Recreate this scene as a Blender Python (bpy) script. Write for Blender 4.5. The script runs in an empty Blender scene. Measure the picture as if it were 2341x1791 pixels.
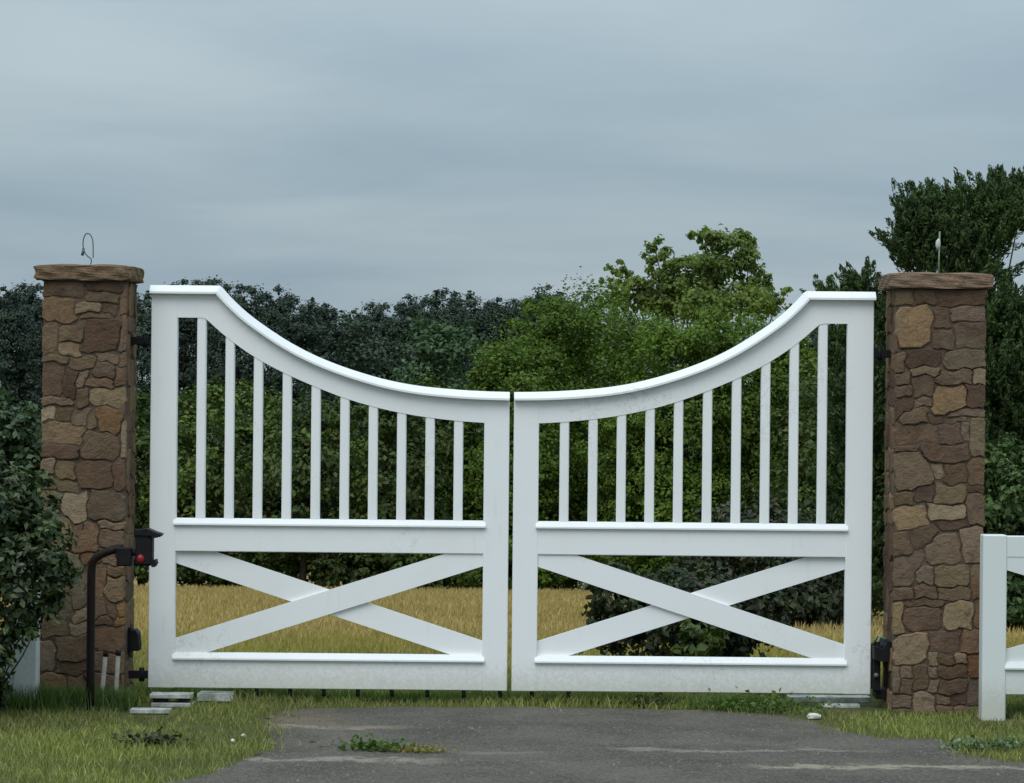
import bpy, bmesh, math, random
import numpy as np
from mathutils import Vector

# ------------------------------------------------------------------ camera, sky, sun, exposure
scene = bpy.context.scene
COL = scene.collection
EYE, DIST, FPX, ROLL = 1.59, 15.0, 6750.0, 0.0095      # eye height, metres to the gate, focal length in photo pixels, roll
R = math.radians

cam_d = bpy.data.cameras.new('camera')
cam = bpy.data.objects.new('camera', cam_d); COL.objects.link(cam)
cam.location = (0, -DIST, EYE)
cam.rotation_euler = (R(90), -ROLL, 0)
cam_d.sensor_width = 36.0
cam_d.lens = 36.0 * FPX / 2341.0
cam_d.clip_start = 0.1
cam_d.clip_end = 6000
scene.camera = cam

SUN_DIR = Vector((0.24, 0.55, -0.80)).normalized()     # the way the light travels
sun_d = bpy.data.lights.new('sun', 'SUN')
sun_d.energy = 1.4
sun_d.angle = R(40)
sun_d.color = (1.0, 0.97, 0.93)
sun = bpy.data.objects.new('sun', sun_d); COL.objects.link(sun)
sun.rotation_euler = SUN_DIR.to_track_quat('-Z', 'Y').to_euler()
sun.location = (0, -30, 40)

world = bpy.data.worlds.new('World'); scene.world = world
world.use_nodes = True
wn, wl = world.node_tree.nodes, world.node_tree.links
wn.clear()


class NT:
    """small helper that wires shader nodes"""
    def __init__(s, tree):
        s.n, s.l = tree.nodes, tree.links

    def node(s, typ, ins=None, **props):
        nd = s.n.new(typ)
        for k, v in props.items():
            setattr(nd, k, v)
        for k, v in (ins or {}).items():
            sock = nd.inputs[k]
            if isinstance(v, bpy.types.NodeSocket):
                s.l.new(v, sock)
            else:
                sock.default_value = v
        return nd

    def m(s, op, a, b=None, c=None, clamp=False):
        nd = s.n.new('ShaderNodeMath'); nd.operation = op; nd.use_clamp = clamp
        for i, v in enumerate((a, b, c)):
            if v is None:
                continue
            if isinstance(v, bpy.types.NodeSocket):
                s.l.new(v, nd.inputs[i])
            else:
                nd.inputs[i].default_value = v
        return nd.outputs[0]

    def mix(s, f, a, b, blend='MIX'):
        nd = s.n.new('ShaderNodeMix'); nd.data_type = 'RGBA'; nd.blend_type = blend
        for i, v in ((0, f), (6, a), (7, b)):
            if isinstance(v, bpy.types.NodeSocket):
                s.l.new(v, nd.inputs[i])
            elif i == 0:
                nd.inputs[i].default_value = v
            else:
                nd.inputs[i].default_value = (*v[:3], 1)
        return nd.outputs[2]

    def ramp(s, f, lo, hi):
        nd = s.n.new('ShaderNodeMapRange'); nd.interpolation_type = 'SMOOTHSTEP'
        s.l.new(f, nd.inputs[0]); nd.inputs[1].default_value = lo; nd.inputs[2].default_value = hi
        return nd.outputs[0]

    def noise(s, vec, scale, detail=4, rough=0.55, dist=0.0):
        nd = s.node('ShaderNodeTexNoise', {'Scale': scale, 'Detail': detail, 'Roughness': rough, 'Distortion': dist})
        s.l.new(vec, nd.inputs['Vector'])
        return nd.outputs[0]


w = NT(world.node_tree)
sky = w.node('ShaderNodeTexSky', sky_type='NISHITA', sun_disc=False)
sky.sun_elevation = math.asin(-SUN_DIR.z)
sky.sun_rotation = math.atan2(-SUN_DIR.x, -SUN_DIR.y)
sky.air_density = 1.4; sky.dust_density = 3.0
geo = w.node('ShaderNodeTexCoord')
sep = w.node('ShaderNodeSeparateXYZ', {0: geo.outputs['Generated']})
up = w.m('MAXIMUM', sep.outputs[2], 0.0)
den = w.m('ADD', up, 0.11)
pl = w.node('ShaderNodeCombineXYZ', {0: w.m('DIVIDE', sep.outputs[0], den), 1: w.m('DIVIDE', sep.outputs[1], den), 2: 0.0})
n1 = w.noise(pl.outputs[0], 1.15, 5, 0.55, 0.5)                 # one even layer of stratus seen from below
n2 = w.noise(pl.outputs[0], 0.42, 3, 0.5, 0.3)
band = w.m('ADD', w.m('MULTIPLY', w.m('SUBTRACT', n1, 0.5), 0.30), w.m('MULTIPLY', w.m('SUBTRACT', n2, 0.5), 0.75))
bright = w.m('MULTIPLY', w.m('ADD', w.m('MULTIPLY', up, 2.0), 1.0), w.m('ADD', band, 1.0))
hue = w.mix(w.ramp(band, -0.12, 0.12), (0.298, 0.402, 0.476), (0.358, 0.434, 0.480))
cloud = w.mix(1.0, hue, w.node('ShaderNodeCombineXYZ', {0: bright, 1: bright, 2: bright}).outputs[0], 'MULTIPLY')
cloud10 = w.mix(1.0, cloud, (10, 10, 10), 'MULTIPLY')
skymix = w.mix(0.93, sky.outputs[0], cloud10)
bg = w.node('ShaderNodeBackground', {0: skymix, 1: 0.1})
out = w.node('ShaderNodeOutputWorld', {0: bg.outputs[0]})

scene.view_settings.view_transform = 'Standard'
scene.view_settings.look = 'None'
scene.view_settings.exposure = 0.0
scene.view_settings.gamma = 1.0
scene.view_settings.use_curve_mapping = False

rng = np.random.default_rng(7)
random.seed(7)


# ------------------------------------------------------------------ photo pixels to metres
def pix(x, y):
    """photo pixel (2341 wide) -> offsets from the centre with the roll taken out"""
    a, b = x - 1170.5, y - 895.5
    return a + b * ROLL, b - a * ROLL

def P(x, y, d=DIST):
    """photo pixel at a given distance -> world X, Z"""
    a, b = pix(x, y)
    return a * d / FPX, EYE - b * d / FPX

def Q(x, y, d=DIST):
    """same for pixels read from the 2196-wide view"""
    return P(x * 1.066, y * 1.066, d)

def lin(c):
    return tuple((v / 255 / 12.92) if v / 255 <= 0.04045 else ((v / 255 + 0.055) / 1.055) ** 2.4 for v in c)

def ground_z(y):
    y = np.asarray(y, dtype=float)
    t = np.clip(y - 0.8, 0, None)
    z = -0.058 * np.where(t < 3, t * t / 6, t - 1.5)
    return np.where(y > 60, -0.058 * (60 - 2.3) - 0.7 * (1 - np.exp(-(y - 60) / 60)), z)


# ------------------------------------------------------------------ mesh helpers
def link(o, parent=None):
    COL.objects.link(o)
    if parent is not None:
        o.parent = parent
    return o

def mesh_obj(name, verts, faces, mat, parent=None, smooth=False, recalc=True):
    me = bpy.data.meshes.new(name)
    me.from_pydata([tuple(v) for v in verts], [], faces)
    if recalc:
        bm = bmesh.new(); bm.from_mesh(me)
        bmesh.ops.recalc_face_normals(bm, faces=bm.faces)
        bm.to_mesh(me); bm.free()
    if smooth:
        me.shade_smooth()
    me.materials.append(mat)
    return link(bpy.data.objects.new(name, me), parent)

def bm_obj(name, bm, mat, parent=None, smooth=False):
    bmesh.ops.recalc_face_normals(bm, faces=bm.faces)
    me = bpy.data.meshes.new(name); bm.to_mesh(me); bm.free()
    if smooth:
        me.shade_smooth()
    me.materials.append(mat)
    return link(bpy.data.objects.new(name, me), parent)

def quad_mesh(name, verts, quads, mat):
    """numpy verts (N,3) and faces (M,k) -> mesh"""
    me = bpy.data.meshes.new(name)
    m_, k = quads.shape
    me.vertices.add(len(verts)); me.vertices.foreach_set('co', np.ascontiguousarray(verts, dtype=np.float32).ravel())
    me.loops.add(m_ * k); me.loops.foreach_set('vertex_index', np.ascontiguousarray(quads, dtype=np.int32).ravel())
    me.polygons.add(m_); me.polygons.foreach_set('loop_start', np.arange(0, m_ * k, k, dtype=np.int32))
    me.update(calc_edges=True)
    me.materials.append(mat)
    return me

def bevelled_box(x0, x1, y0, y1, z0, z1, b=0.003):
    bm = bmesh.new()
    bmesh.ops.create_cube(bm, size=1)
    for v in bm.verts:
        v.co = ((x0 + x1) / 2 + v.co.x * (x1 - x0), (y0 + y1) / 2 + v.co.y * (y1 - y0), (z0 + z1) / 2 + v.co.z * (z1 - z0))
    if b > 0:
        bmesh.ops.bevel(bm, geom=bm.edges[:], offset=b, segments=1, affect='EDGES')
    return bm

def box(name, x0, x1, y0, y1, z0, z1, mat, parent=None, b=0.003):
    x0, x1 = sorted((x0, x1))
    return bm_obj(name, bevelled_box(x0, x1, y0, y1, z0, z1, b), mat, parent)

def plate(name, poly, y0, y1, mat, parent=None, b=0.0):
    """outline in X,Z pushed from y0 to y1"""
    n = len(poly)
    v = [(p[0], y0, p[1]) for p in poly] + [(p[0], y1, p[1]) for p in poly]
    f = [list(range(n)), list(range(2 * n - 1, n - 1, -1))] + [[i, (i + 1) % n, n + (i + 1) % n, n + i] for i in range(n)]
    return mesh_obj(name, v, f, mat, parent)

def sweep_xz(name, path, prof, mat, parent=None):
    """profile of (y, down) pairs carried along a path in X,Z"""
    pts = [Vector(p) for p in path]
    k = len(prof); v = []; f = []
    for i, p in enumerate(pts):
        a = (pts[i] - pts[i - 1]).normalized() if i > 0 else None
        c = (pts[i + 1] - pts[i]).normalized() if i < len(pts) - 1 else None
        t = ((a or c) + (c or a)).normalized()
        nrm = Vector((-t.y, t.x))
        if nrm.y < 0:
            nrm = -nrm
        s = 1.0 / max(0.5, t.dot(c or a))
        for (y, dn) in prof:
            q = p - nrm * dn * s
            v.append((q.x, y, q.y))
    for i in range(len(pts) - 1):
        for j in range(k):
            f.append([i * k + j, i * k + (j + 1) % k, (i + 1) * k + (j + 1) % k, (i + 1) * k + j])
    f.append(list(range(k))); f.append(list(range((len(pts) - 1) * k, len(pts) * k)))
    return mesh_obj(name, v, f, mat, parent)

def tube(name, pts, rad, mat, parent=None, sides=8, rads=None, caps=True):
    pts = [Vector(p) for p in pts]
    v = []; f = []
    ref = Vector((0.3, 0.9, 0.2))
    for i, p in enumerate(pts):
        t = (pts[min(i + 1, len(pts) - 1)] - pts[max(i - 1, 0)]).normalized()
        a = t.cross(ref).normalized(); b = t.cross(a)
        r = rads[i] if rads else rad
        for j in range(sides):
            an = 2 * math.pi * j / sides
            v.append(p + (a * math.cos(an) + b * math.sin(an)) * r)
    for i in range(len(pts) - 1):
        for j in range(sides):
            f.append([i * sides + j, i * sides + (j + 1) % sides, (i + 1) * sides + (j + 1) % sides, (i + 1) * sides + j])
    if caps:
        f.append(list(range(sides))); f.append(list(range((len(pts) - 1) * sides, len(pts) * sides)))
    return mesh_obj(name, v, f, mat, parent, smooth=True)

def tag(o, label=None, cat=None, group=None, kind=None):
    for k, v in (('label', label), ('category', cat), ('group', group), ('kind', kind)):
        if v:
            o[k] = v
    return o

def empty(name, loc, label, cat, group=None):
    o = bpy.data.objects.new(name, None); o.location = loc
    o.empty_display_size = 0.1
    link(o)
    return tag(o, label, cat, group)

def spline(pts, n=8):
    """Catmull-Rom through the points"""
    p = [Vector(q) for q in pts]
    p = [p[0] * 2 - p[1]] + p + [p[-1] * 2 - p[-2]]
    res = []
    for i in range(1, len(p) - 2):
        for k in range(n):
            t = k / n
            a, b, c, d = p[i - 1], p[i], p[i + 1], p[i + 2]
            res.append(0.5 * ((2 * b) + (c - a) * t + (2 * a - 5 * b + 4 * c - d) * t * t + (3 * b - a - 3 * c + d) * t ** 3))
    res.append(p[-2])
    return [tuple(q) for q in res]


# ------------------------------------------------------------------ materials
def new_mat(name):
    m = bpy.data.materials.new(name); m.use_nodes = True
    m.node_tree.nodes.clear()
    return m, NT(m.node_tree)

def finish(t, color, rough=0.8, bump=None, bump_d=0.01, bump_s=0.5, spec=0.3, metal=0.0):
    ins = {'Base Color': color if isinstance(color, bpy.types.NodeSocket) else (*color[:3], 1), 'Roughness': rough,
           'Specular IOR Level': spec, 'Metallic': metal}
    bs = t.node('ShaderNodeBsdfPrincipled', ins)
    if bump is not None:
        bp = t.node('ShaderNodeBump', {'Height': bump, 'Distance': bump_d, 'Strength': bump_s})
        t.l.new(bp.outputs[0], bs.inputs['Normal'])
    t.node('ShaderNodeOutputMaterial', {0: bs.outputs[0]})

def mat_white_paint(name, base=(0.85, 0.86, 0.862)):
    m, t = new_mat(name)
    co = t.node('ShaderNodeNewGeometry').outputs['Position']
    big = t.noise(co, 2.2, 5, 0.6)
    st = t.node('ShaderNodeVectorMath', {0: co, 1: (9, 9, 1.6)}, operation='MULTIPLY').outputs[0]
    streak = t.noise(st, 2.0, 5, 0.65)
    fine = t.noise(co, 60, 4, 0.6)
    c = t.mix(t.m('MULTIPLY', t.ramp(big, 0.45, 0.8), 0.22), base, (0.66, 0.67, 0.65))
    c = t.mix(t.m('MULTIPLY', t.ramp(streak, 0.58, 0.8), 0.28), c, (0.58, 0.57, 0.51))
    # hairline cracks and chipped spots
    ck = t.noise(co, 9, 6, 0.7, 0.4)
    line = t.m('SUBTRACT', 1.0, t.m('MULTIPLY', t.m('ABSOLUTE', t.m('SUBTRACT', ck, 0.5)), 90.0), clamp=True)
    where = t.ramp(t.noise(co, 1.7, 2, 0.5), 0.57, 0.66)
    c = t.mix(t.m('MULTIPLY', t.m('MULTIPLY', line, where), 0.6), c, (0.36, 0.35, 0.32))
    # soil splashed on the lowest boards
    z = t.node('ShaderNodeSeparateXYZ', {0: co}).outputs[2]
    spl = t.m('MULTIPLY', t.ramp(t.m('ADD', z, t.m('MULTIPLY', fine, -0.22)), 0.13, -0.06), 0.5)
    c = t.mix(spl, c, (0.42, 0.41, 0.30))
    finish(t, c, 0.62, fine, 0.0015, 0.25, spec=0.28)
    return m

def mat_stone():
    m, t = new_mat('fieldstone')
    oi = t.node('ShaderNodeObjectInfo')
    co = t.node('ShaderNodeNewGeometry').outputs['Position']
    n1 = t.noise(co, 14, 6, 0.65, 0.3)
    n2 = t.noise(co, 60, 5, 0.7)
    n3 = t.noise(co, 5, 3, 0.5)
    st = t.node('ShaderNodeVectorMath', {0: co, 1: (13, 13, 20)}, operation='MULTIPLY').outputs[0]
    lay = t.noise(st, 1.0, 5, 0.7, 1.5)
    c = t.mix(t.m('MULTIPLY', t.ramp(n1, 0.35, 0.72), 0.6), oi.outputs['Color'], t.mix(1.0, oi.outputs['Color'], (1.45, 1.38, 1.3), 'MULTIPLY'))
    c = t.mix(t.m('MULTIPLY', t.ramp(lay, 0.48, 0.7), 0.5), c, t.mix(1.0, c, (0.6, 0.57, 0.55), 'MULTIPLY'))
    c = t.mix(t.m('MULTIPLY', t.ramp(n3, 0.52, 0.72), 0.4), c, (0.20, 0.17, 0.115))
    n4 = t.noise(co, 11, 5, 0.7, 1.0)
    c = t.mix(t.m('MULTIPLY', t.ramp(n4, 0.55, 0.7), 0.55), c, (0.062, 0.044, 0.03))
    c = t.mix(t.m('MULTIPLY', t.ramp(n2, 0.55, 0.8), 0.4), c, t.mix(1.0, c, (0.6, 0.58, 0.56), 'MULTIPLY'))
    h = t.m('ADD', t.m('MULTIPLY', n1, 0.7), t.m('ADD', t.m('MULTIPLY', n2, 0.3), t.m('MULTIPLY', lay, 0.5)))
    finish(t, c, 0.92, h, 0.022, 1.0, spec=0.12)
    return m

def mat_noise(name, c1, c2, scale=20, rough=0.9, bump=0.5, bd=0.01, spec=0.2, metal=0.0, detail=5):
    m, t = new_mat(name)
    co = t.node('ShaderNodeNewGeometry').outputs['Position']
    n1 = t.noise(co, scale, detail, 0.65)
    n2 = t.noise(co, scale * 4.7, 4, 0.6)
    c = t.mix(t.ramp(n1, 0.3, 0.7), c1, c2)
    c = t.mix(t.m('MULTIPLY', t.ramp(n2, 0.5, 0.8), 0.4), c, tuple(v * 0.6 for v in c1))
    finish(t, c, rough, n2, bd, bump, spec=spec, metal=metal)
    return m

def mat_leaf(name, dark, light, warm=None, trans=0.25, rough=0.55, patch=0.0, gloss=0.25, patch_scale=0.5):
    m, t = new_mat(name)
    g = t.node('ShaderNodeNewGeometry')
    r = g.outputs['Random Per Island']
    c = t.mix(t.m('POWER', r, 1.3), dark, light)
    if warm:
        r2 = t.m('FRACT', t.m('MULTIPLY', r, 37.7))
        c = t.mix(t.m('MULTIPLY', t.ramp(r2, 0.72, 0.98), 0.8), c, warm)
    if patch:
        n = t.noise(g.outputs['Position'], patch_scale, 3, 0.55)
        c = t.mix(t.m('MULTIPLY', t.ramp(n, 0.42, 0.62), patch), c, t.mix(1.0, c, (1.7, 1.75, 1.25), 'MULTIPLY'))
    bs = t.node('ShaderNodeBsdfPrincipled', {'Base Color': c, 'Roughness': rough, 'Specular IOR Level': gloss})
    tr = t.node('ShaderNodeBsdfTranslucent', {'Color': t.mix(1.0, c, (1.1, 1.35, 0.55), 'MULTIPLY')})
    mx = t.node('ShaderNodeMixShader', {0: trans, 1: bs.outputs[0], 2: tr.outputs[0]})
    t.node('ShaderNodeOutputMaterial', {0: mx.outputs[0]})
    return m

M = {}
M['white'] = mat_white_paint('white_painted_wood')
M['white_fence'] = mat_white_paint('white_fence_paint', (0.70, 0.73, 0.72))
M['stone'] = mat_stone()
M['mortar'] = mat_noise('dark_mortar', (0.085, 0.064, 0.047), (0.155, 0.118, 0.086), 22, 0.95, 0.8, 0.01)
M['black'] = mat_noise('black_metal', (0.007, 0.007, 0.008), (0.013, 0.012, 0.013), 25, 0.6, 0.2, 0.002, spec=0.2)
M['rust'] = mat_noise('brown_black_metal', (0.010, 0.007, 0.006), (0.018, 0.011, 0.009), 30, 0.6, 0.3, 0.002, spec=0.2)
M['wire'] = mat_noise('grey_wire', (0.10, 0.11, 0.11), (0.16, 0.17, 0.17), 40, 0.5, 0.1, 0.001, metal=0.4)
M['green_wire'] = mat_noise('pale_green_wire', (0.20, 0.28, 0.20), (0.28, 0.34, 0.26), 40, 0.5, 0.1, 0.001)
M['pale_glass'] = mat_noise('pale_insulator', (0.45, 0.52, 0.48), (0.55, 0.6, 0.55), 40, 0.25, 0.1, 0.001, spec=0.5)
M['pvc'] = mat_noise('aged_pvc', (0.25, 0.225, 0.18), (0.36, 0.325, 0.27), 20, 0.6, 0.2, 0.001)
M['board'] = mat_noise('weathered_white_board', (0.26, 0.27, 0.24), (0.58, 0.60, 0.57), 14, 0.85, 0.3, 0.002)
M['bark'] = mat_noise('bark', (0.045, 0.034, 0.024), (0.085, 0.065, 0.048), 12, 0.95, 0.9, 0.02)
M['white_rock'] = mat_noise('pale_rock', (0.5, 0.49, 0.42), (0.7, 0.68, 0.6), 25, 0.9, 0.6, 0.005)

def mat_red():
    m, t = new_mat('red_lens')
    finish(t, (0.26, 0.014, 0.018), 0.35, spec=0.4)
    return m
M['red'] = mat_red()

M['leaf_far_haze'] = mat_leaf('hazy_far_wood_leaves', (0.044, 0.064, 0.056), (0.068, 0.093, 0.076), (0.075, 0.085, 0.062), 0.12, 0.85, 0.35, 0.08, 0.12)  # distance haze painted into the leaf colour: bluish, with little contrast
M['leaf_blue'] = mat_leaf('bluish_leaves', (0.042, 0.074, 0.042), (0.105, 0.155, 0.085), None, 0.2, 0.65, 0.4, 0.15, 0.5)
M['leaf_hedge'] = mat_leaf('hedge_leaves', (0.032, 0.054, 0.019), (0.088, 0.126, 0.038), (0.10, 0.10, 0.03), 0.2, 0.6, 0.85, 0.15, 0.42)
M['leaf_mound'] = mat_leaf('mound_leaves', (0.075, 0.122, 0.022), (0.125, 0.190, 0.036), None, 0.25, 0.6, 0.4, 0.15, 0.6)
M['leaf_lacy'] = mat_leaf('lacy_leaves', (0.105, 0.150, 0.045), (0.215, 0.275, 0.085), (0.24, 0.27, 0.10), 0.42, 0.6, 0.3, 0.15, 0.8)
M['leaf_cedar'] = mat_leaf('cedar_leaves', (0.030, 0.056, 0.022), (0.088, 0.135, 0.048), None, 0.15, 0.6, 0.4, 0.2, 1.3)
M['leaf_darkbush'] = mat_leaf('dark_bush_leaves', (0.020, 0.030, 0.016), (0.066, 0.086, 0.042), (0.08, 0.062, 0.03), 0.15, 0.5, 0.3, 0.25, 1.5)
M['leaf_shrub'] = mat_leaf('shrub_leaves', (0.020, 0.038, 0.016), (0.080, 0.112, 0.046), (0.13, 0.15, 0.08), 0.2, 0.42, 0.4, 0.35, 3.0)
M['leaf_vine'] = mat_leaf('vine_leaves', (0.06, 0.085, 0.02), (0.15, 0.20, 0.05), (0.18, 0.19, 0.06), 0.3, 0.5, 0.0, 0.3)
M['leaf_weed'] = mat_leaf('weed_leaves', (0.05, 0.10, 0.02), (0.13, 0.21, 0.05), (0.20, 0.20, 0.06), 0.3, 0.5)
M['leaf_clover'] = mat_leaf('clover_leaves', (0.05, 0.095, 0.035), (0.20, 0.27, 0.15), (0.36, 0.40, 0.30), 0.25, 0.5)
M['grass'] = mat_leaf('grass_blades', (0.125, 0.140, 0.045), (0.265, 0.275, 0.100), (0.37, 0.31, 0.16), 0.3, 0.6, 0.5, 0.15, 1.4)
M['tallgrass'] = mat_leaf('tall_grass_blades', (0.055, 0.095, 0.03), (0.13, 0.19, 0.06), (0.16, 0.17, 0.07), 0.3, 0.55, 0.4, 0.2, 3.0)
M['straw'] = mat_leaf('dry_field_grass', (0.32, 0.225, 0.092), (0.50, 0.375, 0.170), (0.30, 0.25, 0.09), 0.2, 0.8, 0.1, 0.1, 0.3)
M['straw_green'] = mat_leaf('yellow_green_grass', (0.24, 0.195, 0.060), (0.40, 0.32, 0.125), (0.23, 0.24, 0.07), 0.3, 0.65, 0.25, 0.1, 0.8)

def mat_ground():
    m, t = new_mat('ground_soil')
    co = t.node('ShaderNodeNewGeometry').outputs['Position']
    s = t.node('ShaderNodeSeparateXYZ', {0: co})
    n1 = t.noise(co, 1.1, 5, 0.6); n2 = t.noise(co, 22, 5, 0.65); n3 = t.noise(co, 0.25, 3, 0.5)
    green = t.mix(t.ramp(n2, 0.3, 0.7), (0.055, 0.062, 0.022), (0.105, 0.115, 0.040))
    green = t.mix(t.m('MULTIPLY', t.ramp(n1, 0.5, 0.72), 0.6), green, (0.13, 0.105, 0.06))
    gold = t.mix(t.ramp(n2, 0.3, 0.7), (0.22, 0.155, 0.055), (0.34, 0.25, 0.095))
    gold = t.mix(t.m('MULTIPLY', t.ramp(n3, 0.5, 0.7), 0.4), gold, (0.19, 0.17, 0.055))
    edge = t.ramp(t.m('ADD', s.outputs[1], t.m('MULTIPLY', t.m('SUBTRACT', n1, 0.5), 5.0)), 2.5, 7.0)
    c = t.mix(edge, green, gold)
    far = t.ramp(s.outputs[1], 55.0, 90.0)
    c = t.mix(far, c, (0.05, 0.07, 0.025))
    finish(t, c, 0.95, n2, 0.02, 0.6, spec=0.1)
    return m
M['ground'] = mat_ground()

def mat_asphalt():
    m, t = new_mat('old_asphalt')
    co = t.node('ShaderNodeNewGeometry').outputs['Position']
    s = t.node('ShaderNodeSeparateXYZ', {0: co})
    X, Y = s.outputs[0], s.outputs[1]
    fine = t.noise(co, 190, 4, 0.7); mid = t.noise(co, 26, 5, 0.65); big = t.noise(co, 1.6, 5, 0.6, 0.4)
    vor = t.node('ShaderNodeTexVoronoi', {'Vector': co, 'Scale': 130.0})
    stn = t.node('ShaderNodeSeparateColor', {0: vor.outputs['Color']}).outputs[0]
    c = t.mix(t.ramp(big, 0.3, 0.7), (0.078, 0.068, 0.057), (0.158, 0.139, 0.115))
    c = t.mix(t.m('MULTIPLY', t.ramp(mid, 0.35, 0.7), 0.45), c, (0.145, 0.125, 0.102))
    c = t.mix(t.m('MULTIPLY', t.ramp(stn, 0.72, 0.95), 0.55), c, (0.27, 0.255, 0.225))
    c = t.mix(t.m('MULTIPLY', t.ramp(stn, 0.22, 0.05), 0.5), c, (0.045, 0.044, 0.042))
    # worn sandy strip where the soil has washed over the edge
    edge = t.m('MULTIPLY', t.ramp(X, -0.55, -1.2), t.ramp(Y, -1.5, -0.6))
    c = t.mix(t.m('MULTIPLY', edge, t.ramp(big, 0.3, 0.55)), c, (0.22, 0.172, 0.112))
    # sand lying in the cracks that run across the drive
    wob = t.m('MULTIPLY', t.m('SUBTRACT', t.noise(co, 3.4, 5, 0.7), 0.5), 0.55)
    brk = t.m('ADD', t.m('MULTIPLY', t.noise(co, 6.0, 5, 0.75), 0.75), t.m('MULTIPLY', mid, 0.25))
    speck = t.ramp(t.noise(co, 55, 4, 0.7), 0.27, 0.47)
    for (y0, xa, xb, wd, amt, col) in ((-1.13, -1.45, -0.35, 0.075, 0.95, (0.35, 0.295, 0.21)), (-2.36, -1.25, -0.15, 0.07, 0.95, (0.38, 0.34, 0.265)),
                                       (-2.42, 0.95, 3.2, 0.060, 0.95, (0.44, 0.385, 0.28)), (-1.88, 0.35, 1.75, 0.055, 0.75, (0.38, 0.34, 0.265)),
                                       (-2.05, -0.3, 0.3, 0.04, 0.45, (0.34, 0.32, 0.28)), (-3.6, -1.5, 2.6, 0.06, 0.8, (0.38, 0.35, 0.28))):
        dist = t.m('ABSOLUTE', t.m('SUBTRACT', t.m('ADD', Y, wob), y0))
        win = t.m('MULTIPLY', t.ramp(X, xa, xa + 0.2), t.ramp(X, xb, xb - 0.35))
        k = t.m('MULTIPLY', t.m('MULTIPLY', t.ramp(t.m('ADD', dist, t.m('MULTIPLY', t.m('SUBTRACT', brk, 0.5), 0.42)), wd * 1.25, wd * 0.2), win), t.m('MULTIPLY', speck, amt * 0.72))
        c = t.mix(k, c, col)
    h = t.m('ADD', t.m('MULTIPLY', fine, 0.6), t.m('MULTIPLY', stn, 0.6))
    h = t.m('ADD', h, t.m('MULTIPLY', mid, 2.2))
    finish(t, c, 0.92, h, 0.008, 1.0, spec=0.15)
    return m
M['asphalt'] = mat_asphalt()

# ------------------------------------------------------------------ the ground and the drive
xs = np.unique(np.concatenate([np.linspace(-2500, -60, 14), np.linspace(-60, 60, 61), np.linspace(60, 2500, 14)]))
ys = np.unique(np.concatenate([np.linspace(-120, -16, 12), np.linspace(-16, 8, 49), np.linspace(8, 70, 63), np.linspace(75, 400, 27), np.linspace(450, 4000, 12)]))
gx, gy = np.meshgrid(xs, ys)
gz = ground_z(gy)
v = np.stack([gx, gy, gz], -1).reshape(-1, 3)
nx, ny = len(xs), len(ys)
idx = np.arange(nx * ny).reshape(ny, nx)
q = np.stack([idx[:-1, :-1], idx[:-1, 1:], idx[1:, 1:], idx[1:, :-1]], -1).reshape(-1, 4)
me = quad_mesh('ground', v, q, M['ground'])
me.shade_smooth()
ground = link(bpy.data.objects.new('ground', me)); tag(ground, kind='structure', label='grassy ground that slopes down to a dry field behind the gate')

def rough_outline(pts, step=0.06, amp=0.03, seed=3):
    r = random.Random(seed); res = []
    for i in range(len(pts)):
        a, b = Vector(pts[i]), Vector(pts[(i + 1) % len(pts)])
        n = max(1, min(120, int((b - a).length / step)))
        for k in range(n):
            p = a.lerp(b, k / n)
            res.append((p.x + r.uniform(-amp, amp), p.y + r.uniform(-amp, amp)))
    return res

drive_pts = [(-1.16, -0.75), (-1.08, -0.36), (-0.6, -0.24), (0.0, -0.17), (0.6, -0.2), (1.15, -0.24), (1.42, -0.62), (1.68, -1.34), (1.98, -1.36),
             (2.02, -2.0), (2.25, -2.26), (4.0, -3.2), (9.0, -5.2), (30, -7), (30, -15), (-30, -15), (-30, -8.5), (-9, -7.0), (-3.2, -5.0), (-1.6, -3.6), (-1.28, -3.0),
             (-1.2, -2.65), (-1.05, -2.05), (-1.10, -1.4)]
op = rough_outline(drive_pts)
drive = mesh_obj('driveway', [(x, y, 0.006) for x, y in op], [list(range(len(op)))], M['asphalt'], recalc=False)
bm = bmesh.new(); bm.from_mesh(drive.data)
bmesh.ops.triangulate(bm, faces=bm.faces); bmesh.ops.recalc_face_normals(bm, faces=bm.faces)
for fc in bm.faces:
    if fc.normal.z < 0:
        fc.normal_flip()
bm.to_mesh(drive.data); bm.free()
tag(drive, kind='structure', label='worn grey asphalt drive with sandy cracks in front of the gate')

def in_poly(x, y, poly):
    px = np.array([p[0] for p in poly]); py = np.array([p[1] for p in poly])
    ins = np.zeros(len(x), bool)
    j = len(px) - 1
    for i in range(len(px)):
        c = ((py[i] > y) != (py[j] > y)) & (x < (px[j] - px[i]) * (y - py[i]) / (py[j] - py[i] + 1e-12) + px[i])
        ins ^= c; j = i
    return ins

# ------------------------------------------------------------------ the gate
FRONT = 0.025
HALF = 1.833
top_px = [(472, 612), (500, 643), (540, 679), (600, 721), (650, 750), (700, 773), (760, 795), (830, 815), (900, 828), (980, 836), (1040, 839.5), (1093, 841)]
low_px = [(440, 682), (490, 726), (550, 768), (612, 801), (675, 829), (737, 853), (800, 872), (861, 886), (922, 896), (983, 903), (1038, 907)]
curve = [(-HALF - 0.006, Q(320, 612)[1])] + spline([Q(*p) for p in top_px], 5)
zt0 = Q(320, 612)[1]
curve[1] = (curve[1][0], zt0)
curve[-1] = (-0.011, curve[-1][1])
under = spline([Q(*p) for p in low_px], 5)
CAP = [(-0.060, 0.043), (-0.060, 0.033), (-0.052, 0.024), (-0.026, 0.0), (0.026, 0.0), (0.052, 0.024), (0.060, 0.033), (0.060, 0.043)]
Z_BOT = Q(700, 1478)[1]
ST = 0.134                               # width of the stiles
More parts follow.
